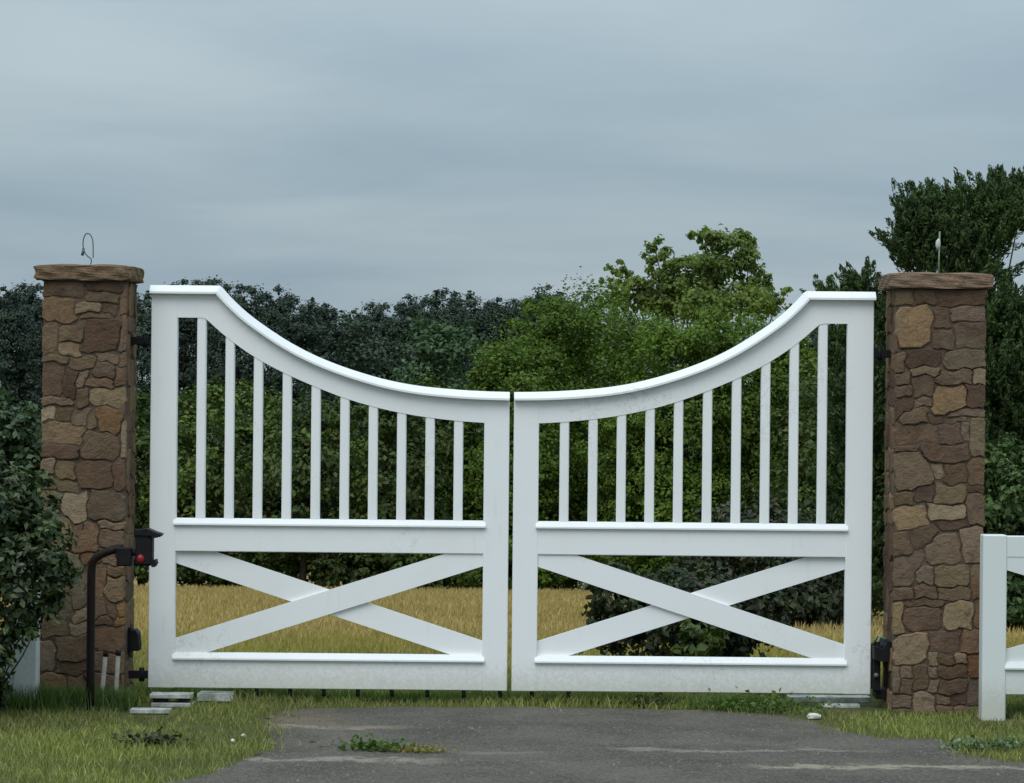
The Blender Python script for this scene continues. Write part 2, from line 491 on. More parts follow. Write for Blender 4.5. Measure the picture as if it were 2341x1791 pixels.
XI = -0.011 - 0.128                      # inner stile begins here
XO = -HALF + ST
Z_MID_T, Z_MID_B = Q(700, 1119)[1], Q(700, 1185)[1]
Z_LOW_T = Q(700, 1407)[1]

def gate_leaf(s, label):
    """s = +1 for the leaf hung on the shrub side pillar (X < 0), -1 for the other"""
    g = empty('gate_leaf', (-HALF * s, 0, Z_BOT), label, 'gate', 'gate leaves')
    def L(pts):                           # world X,Z -> leaf coordinates, mirrored when needed
        return [((x + HALF) * s, z - Z_BOT) for x, z in pts]
    def bar(name, x0, x1, y0, y1, z0, z1, mat=M['white'], b=0.0035, parent=g):
        return box(name, (x0 + HALF) * s, (x1 + HALF) * s, y0, y1, z0 - Z_BOT, z1 - Z_BOT, mat, parent, b)
    bar('stile', -HALF, XO, -FRONT, FRONT, Z_BOT, zt0 - 0.042)
    bar('stile', XI, -0.011, -FRONT, FRONT, Z_BOT, curve[-1][1] - 0.041)
    # shaped top rail between the stiles
    up_side = [(x, z - 0.036) for x, z in curve if XO < x < XI]
    up_side = [(XO - 0.02, zt0 - 0.036)] + up_side + [(XI + 0.02, curve[-1][1] - 0.038)]
    lo_side = [(XO - 0.02, under[0][1])] + [p for p in under if p[0] < XI] + [(XI + 0.02, under[-1][1])]
    v = []; f = []
    # strip of quads: same number of stations above and below
    st = np.linspace(XO - 0.02, XI + 0.02, 60)
    zu = np.interp(st, [p[0] for p in up_side], [p[1] for p in up_side])
    zl = np.interp(st, [p[0] for p in lo_side], [p[1] for p in lo_side])
    for k in range(60):
        for (z, y) in ((zu[k], -0.023), (zl[k], -0.023), (zl[k], 0.023), (zu[k], 0.023)):
            v.append(((st[k] + HALF) * s, y, z - Z_BOT))
    for k in range(59):
        for j in range(4):
            f.append([k * 4 + j, k * 4 + (j + 1) % 4, k * 4 + 4 + (j + 1) % 4, k * 4 + 4 + j])
    f += [[0, 1, 2, 3], [236, 237, 238, 239]]
    mesh_obj('top_rail', v, f, M['white'], g)
    sweep_xz('cap', L(curve), CAP, M['white'], g)
    # rails and their sloped ledges
    bar('middle_rail', XO - 0.02, XI + 0.02, -0.023, 0.023, Z_MID_B, Z_MID_T - 0.004)
    bar('bottom_rail', XO - 0.02, XI + 0.02, -0.023, 0.023, Z_BOT + 0.001, Z_LOW_T - 0.004)
    LEDGE = [(-0.041, 0.034), (-0.041, 0.026), (-0.019, 0.0), (0.019, 0.0), (0.041, 0.026), (0.041, 0.034)]
    for z in (Z_MID_T + 0.012, Z_LOW_T + 0.012):
        sweep_xz('ledge', L([(XO - 0.012, z), (XI + 0.012, z)]), LEDGE, M['white'], g)
    # balusters
    for x in (431, 492, 553, 615, 677, 739, 800, 861, 922, 983):
        X = Q(x, 1000)[0]
        zt = np.interp(X, [p[0] for p in lo_side], [p[1] for p in lo_side]) + 0.03
        bar('baluster', X - 0.0235, X + 0.0235, -0.02, 0.02, Z_MID_T - 0.01, zt, b=0.005)
    # crossed braces
    def brace(mirror, y0, y1):
        k = 0.3335
        pts = [(368, 1185 + k * (368 - 465)), (1046, 1185 + k * (1046 - 465)), (1046, 1208 + k * (1046 - 377)), (368, 1208 + k * (368 - 377))]
        W = [Q(*p) for p in pts]
        zc = (Z_MID_B + Z_LOW_T) / 2
        if mirror:
            xm = (XO + XI) / 2
            W = [(2 * xm - x, z) for x, z in W]
        plate('brace', L(W), y0, y1, M['white'], g)
    brace(True, -0.013, 0.004)
    brace(False, 0.0045, 0.0205)
    # bolts that poke out below the bottom rail
    ticks = (587, 663, 740, 818, 896, 977, 1060, 1143) if s > 0 else (1112, 1028)
    for tx in ticks:
        X = P(tx, 1590)[0]
        X = min(X, -0.03)
        lx = (X + HALF) * s
        tube('bolt', [(lx, 0, 0.02), (lx, 0, -0.018), (lx, 0, -0.036)], 0.011, M['black'], g, 8)
    # strap hinges towards the pillar
    for z in ((1.83, 0.135) if s > 0 else (1.80, 0.30)):
        h = bar('hinge', -HALF - 0.118, -HALF + 0.004, -0.012, 0.012, z - 0.02, z + 0.02, M['black'], 0.003)
        lx = -0.034 * s
        tube('hinge_pin', [(lx, -0.0, z - Z_BOT - 0.035), (lx, 0.0, z - Z_BOT + 0.035)], 0.014, M['black'], h, 10)
    return g

gate_leaf(1, 'white wooden swing gate leaf hung beside the black gooseneck keypad')
gate_leaf(-1, 'white wooden swing gate leaf hung on the stone pillar with the thin upright rod')

# ------------------------------------------------------------------ stone pillars
PD = 14.8                                 # distance to the pillar fronts
def stones_from(panels):
    res = []
    for (ox, oy, sc, rows) in panels:
        for (x0, y0, x1, y1, c) in rows:
            (xa, za), (xb, zb) = P(ox + x0 / sc, oy + y0 / sc, PD), P(ox + x1 / sc, oy + y1 / sc, PD)
            res.append((xa, zb, xb, za, c))
    return res

LEFT = [(70, 590, 5.6, [
    (150, 350, 680, 490, (62, 52, 42)), (690, 350, 1150, 440, (50, 42, 34)), (150, 510, 570, 820, (98, 80, 60)), (740, 450, 1140, 570, (74, 66, 54)),
    (580, 590, 920, 700, (106, 98, 81)), (920, 600, 1130, 720, (66, 56, 46)), (1160, 340, 1340, 720, (82, 68, 56)), (150, 850, 340, 1240, (94, 79, 62)),
    (370, 870, 660, 1060, (79, 69, 53)), (400, 1070, 620, 1260, (110, 98, 78)), (680, 790, 1160, 1210, (58, 46, 36)), (660, 700, 1040, 790, (90, 78, 62)),
    (1140, 740, 1350, 1180, (86, 73, 63)), (150, 1250, 480, 1350, (82, 74, 56)), (480, 1270, 830, 1420, (80, 70, 55)), (840, 1220, 1130, 1340, (88, 78, 62)),
    (1140, 1210, 1340, 1400, (86, 73, 60)), (150, 1360, 420, 1780, (68, 57, 46)), (430, 1440, 590, 1800, (50, 42, 34)), (600, 1460, 720, 1640, (92, 80, 70)),
    (790, 1350, 1080, 1540, (60, 48, 40)), (1080, 1390, 1340, 1600, (72, 56, 46)), (700, 1550, 1080, 1680, (80, 68, 54))]),
    (70, 870, 5.6, [
    (600, 110, 760, 330, (70, 60, 50)), (110, 210, 520, 320, (97, 86, 71)), (100, 360, 300, 520, (138, 132, 112)), (760, 100, 1330, 330, (112, 103, 80)),
    (1190, 330, 1335, 500, (108, 98, 78)), (830, 350, 1190, 660, (90, 70, 46)), (310, 330, 530, 520, (72, 63, 50)), (530, 370, 740, 590, (89, 77, 63)),
    (740, 480, 870, 620, (80, 70, 52)), (100, 540, 690, 830, (98, 86, 66)), (1160, 520, 1340, 990, (120, 108, 94)), (640, 700, 1130, 1020, (68, 58, 46)),
    (120, 830, 590, 1010, (62, 49, 41)), (120, 1010, 320, 1230, (108, 97, 82)), (320, 1030, 590, 1290, (88, 78, 56)), (590, 1040, 1050, 1400, (68, 55, 44)),
    (1060, 1040, 1340, 1400, (66, 51, 43)), (130, 1250, 620, 1420, (84, 80, 60)), (400, 1440, 740, 1790, (120, 112, 94)), (750, 1430, 1200, 1790, (71, 63, 53)),
    (1210, 1410, 1335, 1780, (90, 76, 58)), (130, 1440, 390, 1700, (88, 86, 66))]),
    (70, 1140, 5.6, [
    (870, 290, 1190, 400, (106, 94, 78)), (540, 330, 870, 690, (91, 73, 57)), (880, 400, 1190, 640, (75, 65, 53)), (150, 200, 520, 640, (86, 84, 62)),
    (1190, 280, 1340, 620, (95, 88, 68)), (640, 700, 900, 830, (92, 62, 42)), (130, 680, 630, 960, (90, 90, 72)), (900, 660, 1110, 840, (98, 86, 70)),
    (1120, 640, 1335, 840, (86, 76, 60)), (960, 1000, 1330, 1320, (108, 96, 77)), (740, 860, 950, 1560, (93, 77, 63)), (960, 850, 1330, 990, (80, 69, 55)),
    (960, 1330, 1090, 1560, (84, 70, 58)), (1100, 1340, 1335, 1560, (112, 89, 55)), (540, 980, 730, 1400, (84, 84, 70)), (130, 980, 530, 1480, (80, 76, 62)),
    (560, 1410, 730, 1570, (118, 109, 88))]),
    (30, 1400, 4.223, [
    (800, 130, 1170, 370, (89, 71, 55)), (800, 30, 980, 120, (74, 58, 48)), (985, 40, 1170, 125, (106, 84, 54)), (250, 330, 410, 590, (100, 92, 82)), (420, 230, 700, 470, (78, 67, 55)),
    (250, 600, 510, 860, (105, 83, 60)), (420, 480, 700, 600, (62, 49, 41)), (520, 620, 700, 860, (93, 79, 68)), (790, 390, 1000, 590, (85, 75, 64)),
    (1010, 390, 1190, 600, (92, 84, 66)), (720, 600, 1030, 750, (82, 69, 62)), (1040, 620, 1195, 860, (92, 82, 68)), (720, 760, 1030, 960, (78, 68, 54)),
    (250, 110, 540, 220, (86, 78, 58)), (550, 100, 700, 210, (112, 104, 90)), (250, 870, 500, 1000, (76, 66, 52)), (510, 870, 710, 1000, (84, 70, 58)), (1040, 870, 1195, 1000, (80, 70, 58))])]
RIGHT = [(1990, 610, 5.6, [
    (250, 330, 560, 470, (72, 63, 46)), (570, 320, 860, 480, (54, 47, 37)), (870, 340, 1470, 500, (60, 48, 40)), (250, 510, 780, 1040, (113, 97, 71)),
    (830, 520, 1000, 780, (67, 57, 47)), (1010, 520, 1475, 710, (94, 84, 74)), (1090, 730, 1475, 1050, (73, 63, 53)), (820, 800, 1080, 1060, (64, 54, 46)),
    (200, 840, 350, 1080, (84, 71, 59)), (190, 1100, 440, 1340, (83, 71, 60)), (450, 1070, 900, 1290, (53, 43, 38)), (930, 1080, 1470, 1310, (80, 75, 63)),
    (190, 1350, 510, 1500, (73, 63, 53)), (520, 1300, 890, 1390, (92, 84, 69)), (530, 1400, 800, 1680, (70, 60, 50)), (880, 1330, 1320, 1490, (78, 70, 60)),
    (1330, 1310, 1470, 1490, (112, 106, 90)), (190, 1510, 520, 1660, (77, 67, 57))]),
    (1990, 880, 5.6, [
    (800, 30, 1210, 370, (103, 87, 62)), (1220, 30, 1475, 310, (56, 45, 38)), (560, 180, 790, 290, (84, 72, 62)), (190, 160, 550, 400, (61, 51, 44)),
    (400, 300, 730, 500, (75, 68, 54)), (1020, 320, 1470, 400, (90, 80, 72)), (190, 510, 320, 770, (118, 110, 85)), (340, 520, 840, 740, (74, 62, 50)),
    (960, 420, 1240, 490, (80, 72, 60)), (750, 390, 950, 510, (66, 56, 46)), (870, 500, 1150, 750, (63, 53, 50)), (1165, 500, 1260, 720, (98, 88, 80)),
    (1270, 420, 1475, 920, (85, 79, 61)), (650, 770, 1300, 1000, (67, 55, 46)), (190, 790, 640, 850, (78, 66, 52)), (210, 860, 770, 1350, (82, 74, 62)),
    (800, 1010, 940, 1180, (106, 102, 86)), (950, 1020, 1220, 1270, (74, 62, 48)), (1240, 940, 1470, 1290, (85, 71, 55)), (830, 1280, 1230, 1500, (83, 75, 57)),
    (580, 1290, 820, 1490, (54, 44, 39)), (230, 1370, 570, 1530, (70, 60, 42)), (1240, 1300, 1470, 1390, (58, 48, 36)), (1250, 1400, 1470, 1780, (78, 67, 57)),
    (150, 1200, 225, 1640, (118, 118, 98))]),
    (1990, 1150, 6.222, [
    (240, 40, 800, 370, (121, 108, 82)), (810, 40, 1310, 240, (124, 116, 96)), (950, 250, 1330, 360, (62, 51, 42)), (580, 360, 940, 610, (70, 60, 50)),
    (190, 400, 560, 740, (80, 70, 57)), (1300, 370, 1620, 880, (114, 102, 89)), (800, 460, 1290, 880, (96, 88, 74)), (930, 890, 1430, 1180, (88, 80, 62)),
    (320, 750, 740, 1170, (74, 66, 59)), (170, 750, 310, 1180, (84, 74, 64)), (620, 930, 900, 1170, (90, 84, 74)), (1440, 900, 1620, 1370, (88, 66, 47)),
    (190, 1190, 610, 1370, (78, 66, 56)), (620, 1180, 930, 1360, (76, 66, 54)), (940, 1200, 1430, 1360, (84, 74, 60)), (190, 1390, 470, 1850, (116, 104, 75)),
    (490, 1380, 1050, 1480, (70, 59, 49)), (480, 1500, 1030, 1800, (74, 62, 54)), (1050, 1430, 1480, 1790, (126, 116, 91)), (1490, 1390, 1620, 1790, (88, 71, 52))]),
    (1980, 1400, 6.0, [
    (290, 320, 860, 720, (124, 111, 92)), (870, 240, 1280, 540, (75, 63, 55)), (1300, 250, 1585, 580, (98, 79, 63)), (880, 560, 990, 740, (104, 98, 79)),
    (1240, 590, 1400, 720, (112, 99, 80)), (1000, 600, 1230, 720, (72, 61, 47)), (980, 730, 1390, 920, (70, 58, 47)), (1410, 590, 1585, 920, (86, 59, 43)),
    (470, 750, 640, 910, (104, 92, 82)), (230, 740, 460, 1080, (82, 74, 66)), (650, 740, 850, 1080, (72, 62, 49)), (860, 760, 970, 910, (92, 82, 74)),
    (470, 920, 640, 1120, (72, 60, 52)), (860, 930, 980, 1100, (96, 86, 74)), (1000, 930, 1390, 1130, (66, 55, 48)), (1400, 930, 1585, 1300, (76, 66, 64)),
    (230, 1140, 640, 1310, (84, 76, 66)), (650, 1140, 950, 1400, (104, 96, 82)), (960, 1150, 1160, 1260, (86, 76, 60)), (1170, 1150, 1390, 1290, (58, 47, 40)),
    (960, 1280, 1200, 1420, (86, 74, 60)), (1210, 1310, 1585, 1450, (90, 82, 62)), (230, 1330, 640, 1450, (66, 58, 48))])]

def stone_colour(c):
    c = [0.60 * a + 0.40 * b for a, b in zip(c, (82, 71, 60))]
    return [v_ / k for v_, k in zip(lin(c), (0.535, 0.588, 0.615))]

def random_rects(w_, h_, seed):
    r = random.Random(seed); res = []; z = 0.0
    pal = [(98, 80, 60), (74, 64, 52), (62, 50, 40), (110, 98, 78), (86, 74, 60), (82, 68, 56), (70, 58, 48), (92, 84, 68), (104, 90, 66)]
    while z < h_ - 0.02:
        hh = min(r.uniform(0.07, 0.17), h_ - z)
        if h_ - z - hh < 0.05:
            hh = h_ - z
        a = 0.0
        while a < w_ - 0.01:
            ww = min(r.uniform(0.08, 0.24), w_ - a)
            if w_ - a - ww < 0.06:
                ww = w_ - a
            dz = r.uniform(-0.02, 0.02)
            res.append((a, z + dz, a + ww, z + hh + dz, r.choice(pal)))
            a += ww
        z += hh
    return res

def stone_face(parent, rects, a0, a1, z0, z1, place, seed, depth=0.045, albedo=0.56):
    """one mesh per stone; rects in face coordinates (a, z); place(a, z, out) -> local xyz"""
    r = random.Random(seed)
    rects = [q_ for q_ in rects if q_[2] > a0 + 0.012 and q_[0] < a1 - 0.012 and q_[3] > z0 + 0.01 and q_[1] < z1 - 0.01]
    B = np.array([[max(q_[0], a0), max(q_[1], z0), min(q_[2], a1), min(q_[3], z1)] for q_ in rects])
    cx, cz = (B[:, 0] + B[:, 2]) / 2, (B[:, 1] + B[:, 3]) / 2
    hx, hz = (B[:, 2] - B[:, 0]) / 2, (B[:, 3] - B[:, 1]) / 2
    hm = np.minimum(hx, hz)
    # wobble the plane so that joints are not straight
    ph = [r.uniform(0, 6.28) for _ in range(8)]
    def owner(a, z):
        aw = a + 0.006 * np.sin(z * 31 + ph[0]) + 0.004 * np.sin(z * 73 + ph[1]) + 0.003 * np.sin(a * 90 + ph[2])
        zw = z + 0.006 * np.sin(a * 29 + ph[3]) + 0.005 * np.sin(a * 67 + ph[4]) + 0.003 * np.sin(z * 88 + ph[5])
        dx = np.abs(aw[..., None] - cx) - hx; dz = np.abs(zw[..., None] - cz) - hz
        outd = np.hypot(np.maximum(dx, 0), np.maximum(dz, 0))
        ind = np.minimum(np.maximum(dx, dz), 0) / hm * 0.03
        return np.argmin(outd + ind, -1)
    for i in range(len(rects)):
        c0 = (cx[i], cz[i])
        if owner(np.array([c0[0]]), np.array([c0[1]]))[0] != i:
            continue
        per = []
        for k in range(20):                      # rays towards the outline of the traced stone
            t = (k + r.uniform(-0.25, 0.25)) / 20 * 2 * math.pi
            per.append((math.cos(t), math.sin(t)))
        dirs = np.array([[p[0] * hx[i], p[1] * hz[i]] for p in per])
        # pull directions towards the corners
        ln = np.maximum(np.abs(dirs[:, 0] / hx[i]), np.abs(dirs[:, 1] / hz[i])); dirs = dirs / ln[:, None]
        ts = np.linspace(0.0, 1.9, 115)
        pa = c0[0] + dirs[:, 0:1] * ts; pz = c0[1] + dirs[:, 1:2] * ts
        ok = (owner(pa, pz) == i) & (pa > a0) & (pa < a1) & (pz > z0) & (pz < z1)
        tm = np.array([ts[np.argmin(o)] if not o.all() else ts[-1] for o in ok])
        ring = np.stack([c0[0] + dirs[:, 0] * tm, c0[1] + dirs[:, 1] * tm], -1)
        pp = [r.uniform(0, 6.28) for _ in range(3)]
        ring = ring - (ring - c0) * np.array([[0.03 + 0.025 * math.sin(2 * q_ * 0.314 + pp[0]) + 0.02 * math.sin(5 * q_ * 0.314 + pp[1]) + 0.02 * math.sin(8 * q_ * 0.314 + pp[2]) + r.uniform(-0.02, 0.02)] for q_ in range(len(ring))])
        d = ring - c0; dl = np.linalg.norm(d, axis=1, keepdims=True)
        if dl.mean() < 0.012:
            continue
        gap = 0.0019
        ring = c0 + d * np.clip((dl - gap) / dl, 0.2, 1)
        proud = r.uniform(-0.004, 0.009)
        out_ = proud
        n = len(ring)
        V = []; F = []
        d2 = ring - c0; l2 = np.linalg.norm(d2, axis=1, keepdims=True)
        inner = c0 + d2 * np.clip((l2 - r.uniform(0.003, 0.006)) / l2, 0.35, 1)
        tilt = (r.uniform(-0.05, 0.05), r.uniform(-0.05, 0.05))
        for rr, o_, jit in ((ring, -depth, 0.0), (ring, out_ - 0.005, 0.001), (inner, out_, 0.0007)):
            for p in rr:
                e = 0 if o_ == -depth else (p[0] - c0[0]) * tilt[0] + (p[1] - c0[1]) * tilt[1]
                V.append(place(p[0], p[1], o_ + e + r.uniform(-jit, jit)))
        V.append(place(c0[0], c0[1], out_ + r.uniform(0.0, 0.003)))
        for k in range(n):
            k2 = (k + 1) % n
            F.append([k, k2, n + k2, n + k]); F.append([n + k, n + k2, 2 * n + k2, 2 * n + k]); F.append([2 * n + k, 2 * n + k2, 3 * n])
        F.append(list(range(n)))
        o = mesh_obj('stone', V, F, M['stone'], parent)
        jit = r.uniform(0.92, 1.08)
        o.color = (*[v_ * jit for v_ in stone_colour(rects[i][4])], 1)

def pillar(xc, W, panels, label, seed):
    D, H = 0.42, 2.125
    y0 = -0.2
    g = empty('stone_pillar', (xc, y0 + D / 2, 0), label, 'pillar', 'stone gate pillars')
    ti = 0.007
    box('core', -W / 2 + ti, W / 2 - ti, -D / 2 + ti, D / 2 - ti, -0.1, H, M['mortar'], g, 0.004)
    fr = [(a - xc, b, c - xc, d, e) for a, b, c, d, e in stones_from(panels)]
    stone_face(g, fr, -W / 2, W / 2, -0.05, H, lambda a, z, o: (a, -D / 2 - o, z), seed)
    dd = D - 0.09
    for sgn in (-1, 1):
        rr = [(a - dd / 2, b - 0.05, c - dd / 2, d - 0.05, e) for a, b, c, d, e in random_rects(dd, H + 0.05, seed + 5 + sgn)]
        stone_face(g, rr, -dd / 2, dd / 2, -0.05, H, (lambda s_: (lambda a, z, o: (s_ * (W / 2 + o - 0.004), a, z)))(sgn), seed + 9 + sgn)
    rr = [(a - W / 2, b - 0.05, c - W / 2, d - 0.05, e) for a, b, c, d, e in random_rects(W, H + 0.05, seed + 20)]
    stone_face(g, rr, -W / 2, W / 2, -0.05, H, lambda a, z, o: (a, D / 2 + o, z), seed + 30)
    # rough slab on top
    bm = bmesh.new(); bmesh.ops.create_cube(bm, size=1)
    cw, cd, ch = W + 0.066, D + 0.06, 0.085
    bmesh.ops.subdivide_edges(bm, edges=bm.edges[:], cuts=7, use_grid_fill=True)
    r = random.Random(seed)
    for v_ in bm.verts:
        p = v_.co
        ex = abs(p.x) > 0.499; ey = abs(p.y) > 0.499; ez = abs(p.z) > 0.499
        k = 1 - 0.022 * (ex + ey + ez - 1)
        nx_ = 0.006 * math.sin(p.x * 17 + seed) * math.cos(p.z * 9 + p.y * 13) + r.uniform(-0.002, 0.002) - (0.007 * max(0.0, math.sin(p.x * 11 + p.y * 7 + seed)) if ex + ey + ez > 1 else 0)
        p.x = p.x * cw * k + (nx_ if ex else 0); p.y = p.y * cd * k + (nx_ if ey else 0)
        p.z = p.z * ch * (1 - 0.13 * (ex + ey + ez - 1)) + ch / 2 + H - 0.002 + (0.5 * nx_ if ez else 0)
    cap = bm_obj('cap', bm, M['stone'], g)
    cap.color = (*[v_ for v_ in stone_colour((92, 80, 62) if xc < 0 else (104, 92, 79))], 1)
    cap['label'] = 'rough brown stone slab capping the pillar'
    return g

XL = (P(92, 1100, PD)[0] + P(287, 1100, PD)[0]) / 2
XR = (P(2044, 1100, PD)[0] + P(2252, 1100, PD)[0]) / 2
pillar(XL, 0.428, LEFT, 'brown fieldstone gate pillar behind the gooseneck keypad post', 11)
pillar(XR, 0.456, RIGHT, 'brown fieldstone gate pillar with a thin upright rod on its cap', 23)
H_TOP = 2.125 + 0.085

# ------------------------------------------------------------------ board fences beside the pillars
FD = 14.5
FY = FD - DIST
def fence(s, label):
    xi, zt = Q(2107, 1147, FD)
    xw = Q(2158, 1147, FD)[0] - xi
    g = empty('board_fence', (s * xi, FY, 0), label, 'fence', 'white crossed board fences')
    def bar(name, x0, x1, y0_, y1_, z0, z1, b=0.005):
        return box(name, s * x0, s * x1, y0_, y1_, z0, z1, M['white_fence'], g, b)
    span = 1.75
    bar('post', 0, xw, -0.03, 0.075, -0.08, zt)
    bar('post', xw + span, 2 * xw + span, -0.03, 0.075, -0.08, zt)
    z1 = Q(2160, 1196, FD)[1]; z2 = Q(2160, 1420, FD)[1]; z3 = Q(2160, 1490, FD)[1]
    bar('top_rail', xw - 0.01, xw + span + 0.01, -0.022, 0.02, z1, zt - 0.004)
    bar('bottom_rail', xw - 0.01, xw + span + 0.01, -0.022, 0.02, z3, z2 - 0.02)
    sweep_xz('ledge', [(s * (xw - 0.006), z2), (s * (xw + span + 0.006), z2)], [(-0.038, 0.034), (-0.038, 0.026), (-0.018, 0.0), (0.016, 0.0), (0.036, 0.026), (0.036, 0.034)], M['white_fence'], g)
    zt_, zb_ = z1, z2
    th = 0.115
    A = [(xw - 0.02, zt_ + 0.04), (xw - 0.02, zt_ - 0.055), (xw + span + 0.02, zb_ - 0.06), (xw + span + 0.02, zb_ + 0.055)]
    Bp = [(xw - 0.02, zb_ - 0.06), (xw - 0.02, zb_ + 0.055), (xw + span + 0.02, zt_ + 0.04), (xw + span + 0.02, zt_ - 0.055)]
    plate('brace', [(s * x, z) for x, z in A], -0.019, -0.001, M['white_fence'], g)
    plate('brace', [(s * x, z) for x, z in Bp], 0.0005, 0.017, M['white_fence'], g)
    return g
fence(1, 'low white crossed board fence ending in clear view at a stone pillar')
fence(-1, 'low white board fence mostly hidden behind the dark leafy shrub')

# ------------------------------------------------------------------ gooseneck keypad
KY = -0.55; KD = DIST + KY
def K(x, y): return P(x, y, KD)
kx = K(208, 1400)[0]
g = empty('gooseneck_keypad', (kx, KY, 0), 'black gooseneck post carrying a small hooded keypad with red lens', 'keypad')
def rel(x, y, off=0.0):
    a, b = K(x, y); return (a - kx, off, b)
arm = [(0, 0, -0.1)] + [(0, 0, z) for z in (0.2, 0.45, K(208, 1300)[1] - 0.02)] + [rel(211, 1287), rel(219, 1276), rel(232, 1267), rel(248, 1261), rel(266, 1255), rel(282, 1254)]
tube('post', arm, 0.021, M['rust'], g, 10)
zc = K(286, 1275)
box('clamp', rel(268, 1275)[0], rel(303, 1275)[0], -0.035, 0.035, K(286, 1294)[1], K(286, 1251)[1], M['black'], g, 0.006)
hb = box('head', rel(311, 1275)[0], rel(350, 1275)[0], -0.045, 0.05, rel(330, 1293)[2], rel(330, 1214)[2], M['black'], g, 0.01)
tube('neck', [rel(296, 1266), rel(316, 1262)], 0.016, M['black'], g, 8)
hd = plate('hood', [(a, c) for a, _, c in (rel(309, 1222), rel(313, 1212), rel(338, 1208), rel(356, 1216), rel(372, 1221), rel(368, 1227), rel(350, 1231), rel(349, 1224))], -0.055, 0.06, M['black'], g)
plate('lip', [(a, c) for a, _, c in (rel(348, 1296), rel(348, 1282), rel(357, 1278), rel(360, 1288), rel(355, 1296))], -0.04, 0.045, M['black'], g)
bm = bmesh.new(); bmesh.ops.create_uvsphere(bm, u_segments=14, v_segments=8, radius=0.019)
lx, _, lz = rel(324, 1277)
for v_ in bm.verts:
    v_.co = (v_.co.x + lx, v_.co.y * 0.7 - 0.045, v_.co.z * 1.15 + lz)
bm_obj('lens', bm, M['red'], g, True)

# short plastic conduit stubs in front of the pillar
for (xa, ya, xb, yb, lb) in ((240, 1500, 231, 1618, 'short leaning pale conduit pipe nearer the black keypad post'),
                             (269, 1498, 263, 1622, 'short pale conduit pipe nearer the gate hinge')):
    d = 14.62
    (x1, z1), (x2, z2) = P(xa, ya, d), P(xb, yb, d)
    e = empty('conduit_pipe', (x2, d - DIST, 0), lb, 'pipe', 'conduit stubs')
    tube('pipe', [(0, 0, -0.06), (0, 0, 0.02), (x1 - x2, 0.02, z1)], 0.0115, M['pvc'], e, 10)
    tube('plug', [(x1 - x2, 0.02, z1 - 0.004), (x1 - x2 + 0.002, 0.02, z1 + 0.022)], 0.0135, M['black'], e, 10)

# gate opener hardware fixed on the pillars
def bracket(xa, xb, ya, yb, y0_, y1_, name, label, cat, poly=None):
    (x1, z1), (x2, z2) = P(xa, ya), P(xb, yb)
    e = empty(name, ((x1 + x2) / 2, (y0_ + y1_) / 2, z2), label, cat)
    hw, hh, hy = abs(x2 - x1) / 2, z1 - z2, (y1_ - y0_) / 2
    return e, hw, hh, hy
e, hw, hh, hy = bracket(299, 319, 1440, 1488, -0.02, 0.09, 'gate_stop', 'small black bumper bracket on the pillar side beside the keypad', 'bracket')
plate('bumper', [(-hw, 0), (hw * 0.9, 0), (hw, hh * 0.2), (hw * 0.7, hh * 0.8), (hw * 0.1, hh), (-hw, hh)], -hy, hy, M['black'], e)
box('base_plate', -hw - 0.02, -hw + 0.002, -hy * 0.9, hy * 0.9, -0.01, hh + 0.012, M['black'], e, 0.002)
e, hw, hh, hy = bracket(1992, 2032, 1462, 1508, -0.12, 0.16, 'gate_opener', 'black gate opener unit bolted between the gate and the rod-topped pillar', 'gate opener')
plate('housing', [(-hw, hh * 0.1), (-hw * 0.4, 0), (hw, 0.0), (hw, hh * 0.95), (hw * 0.5, hh), (hw * 0.1, hh * 0.6), (-hw, hh * 0.75)], -hy, hy, M['black'], e)
box('lower_plate', -hw * 0.9, -hw * 0.1, -hy * 0.6, hy * 0.8, -0.155, 0.01, M['black'], e, 0.004)
box('foot', -hw * 0.5, hw * 0.9, -hy * 0.4, hy * 0.7, -0.20, -0.15, M['black'], e, 0.004)
tube('bolt', [(-hw * 0.6, -hy * 0.6 + 0.002, -0.075), (-hw * 0.6, -hy * 0.6 - 0.02, -0.075)], 0.013, M['wire'], e, 8)
tube('cable', [(-hw * 0.8, -0.02, hh * 0.7), (-hw * 0.4, -0.05, hh * 1.2), (hw * 0.3, -0.04, hh * 1.1), (hw * 0.8, -0.01, hh * 0.7)], 0.007, M['green_wire'], e, 6)

# wire loop and rod standing on the pillar caps
wx, wz = P(207, 603, 14.9)
e = empty('wire_loop', (wx, -0.02, H_TOP - 0.004), 'thin upright loop of grey wire on a pillar cap', 'wire')
def wl_(x, y):
    a, b = P(x, y, 14.98); return (a - wx, 0.0, b - H_TOP)
tube('wire', [(0, 0, 0)] + spline([wl_(207, 604), wl_(209, 592), wl_(200, 584), wl_(193, 574), wl_(190, 560), wl_(191, 545), wl_(197, 533), wl_(206, 535), wl_(212, 548), wl_(213, 570), wl_(213, 588)], 4), 0.0032, M['wire'], e, 6)
tube('clip', [wl_(188, 583), wl_(190, 575), wl_(191, 566)], 0.008, M['wire'], e, 6)
rx, rz = P(2146, 622, 14.95)
e = empty('thin_rod', (rx, -0.05, H_TOP - 0.004), 'thin pale green rod with a small glassy knob on a pillar cap', 'rod')
tube('rod', [(0, 0, 0), (0.001, 0, 0.10), (0.003, 0, 0.215)], 0.0042, M['green_wire'], e, 6)
tube('knob', [(-0.004, 0, 0.125), (-0.005, 0, 0.14), (-0.004, 0, 0.165), (0.0, 0, 0.178)], 0.012, M['pale_glass'], e, 8, [0.006, 0.013, 0.012, 0.005])

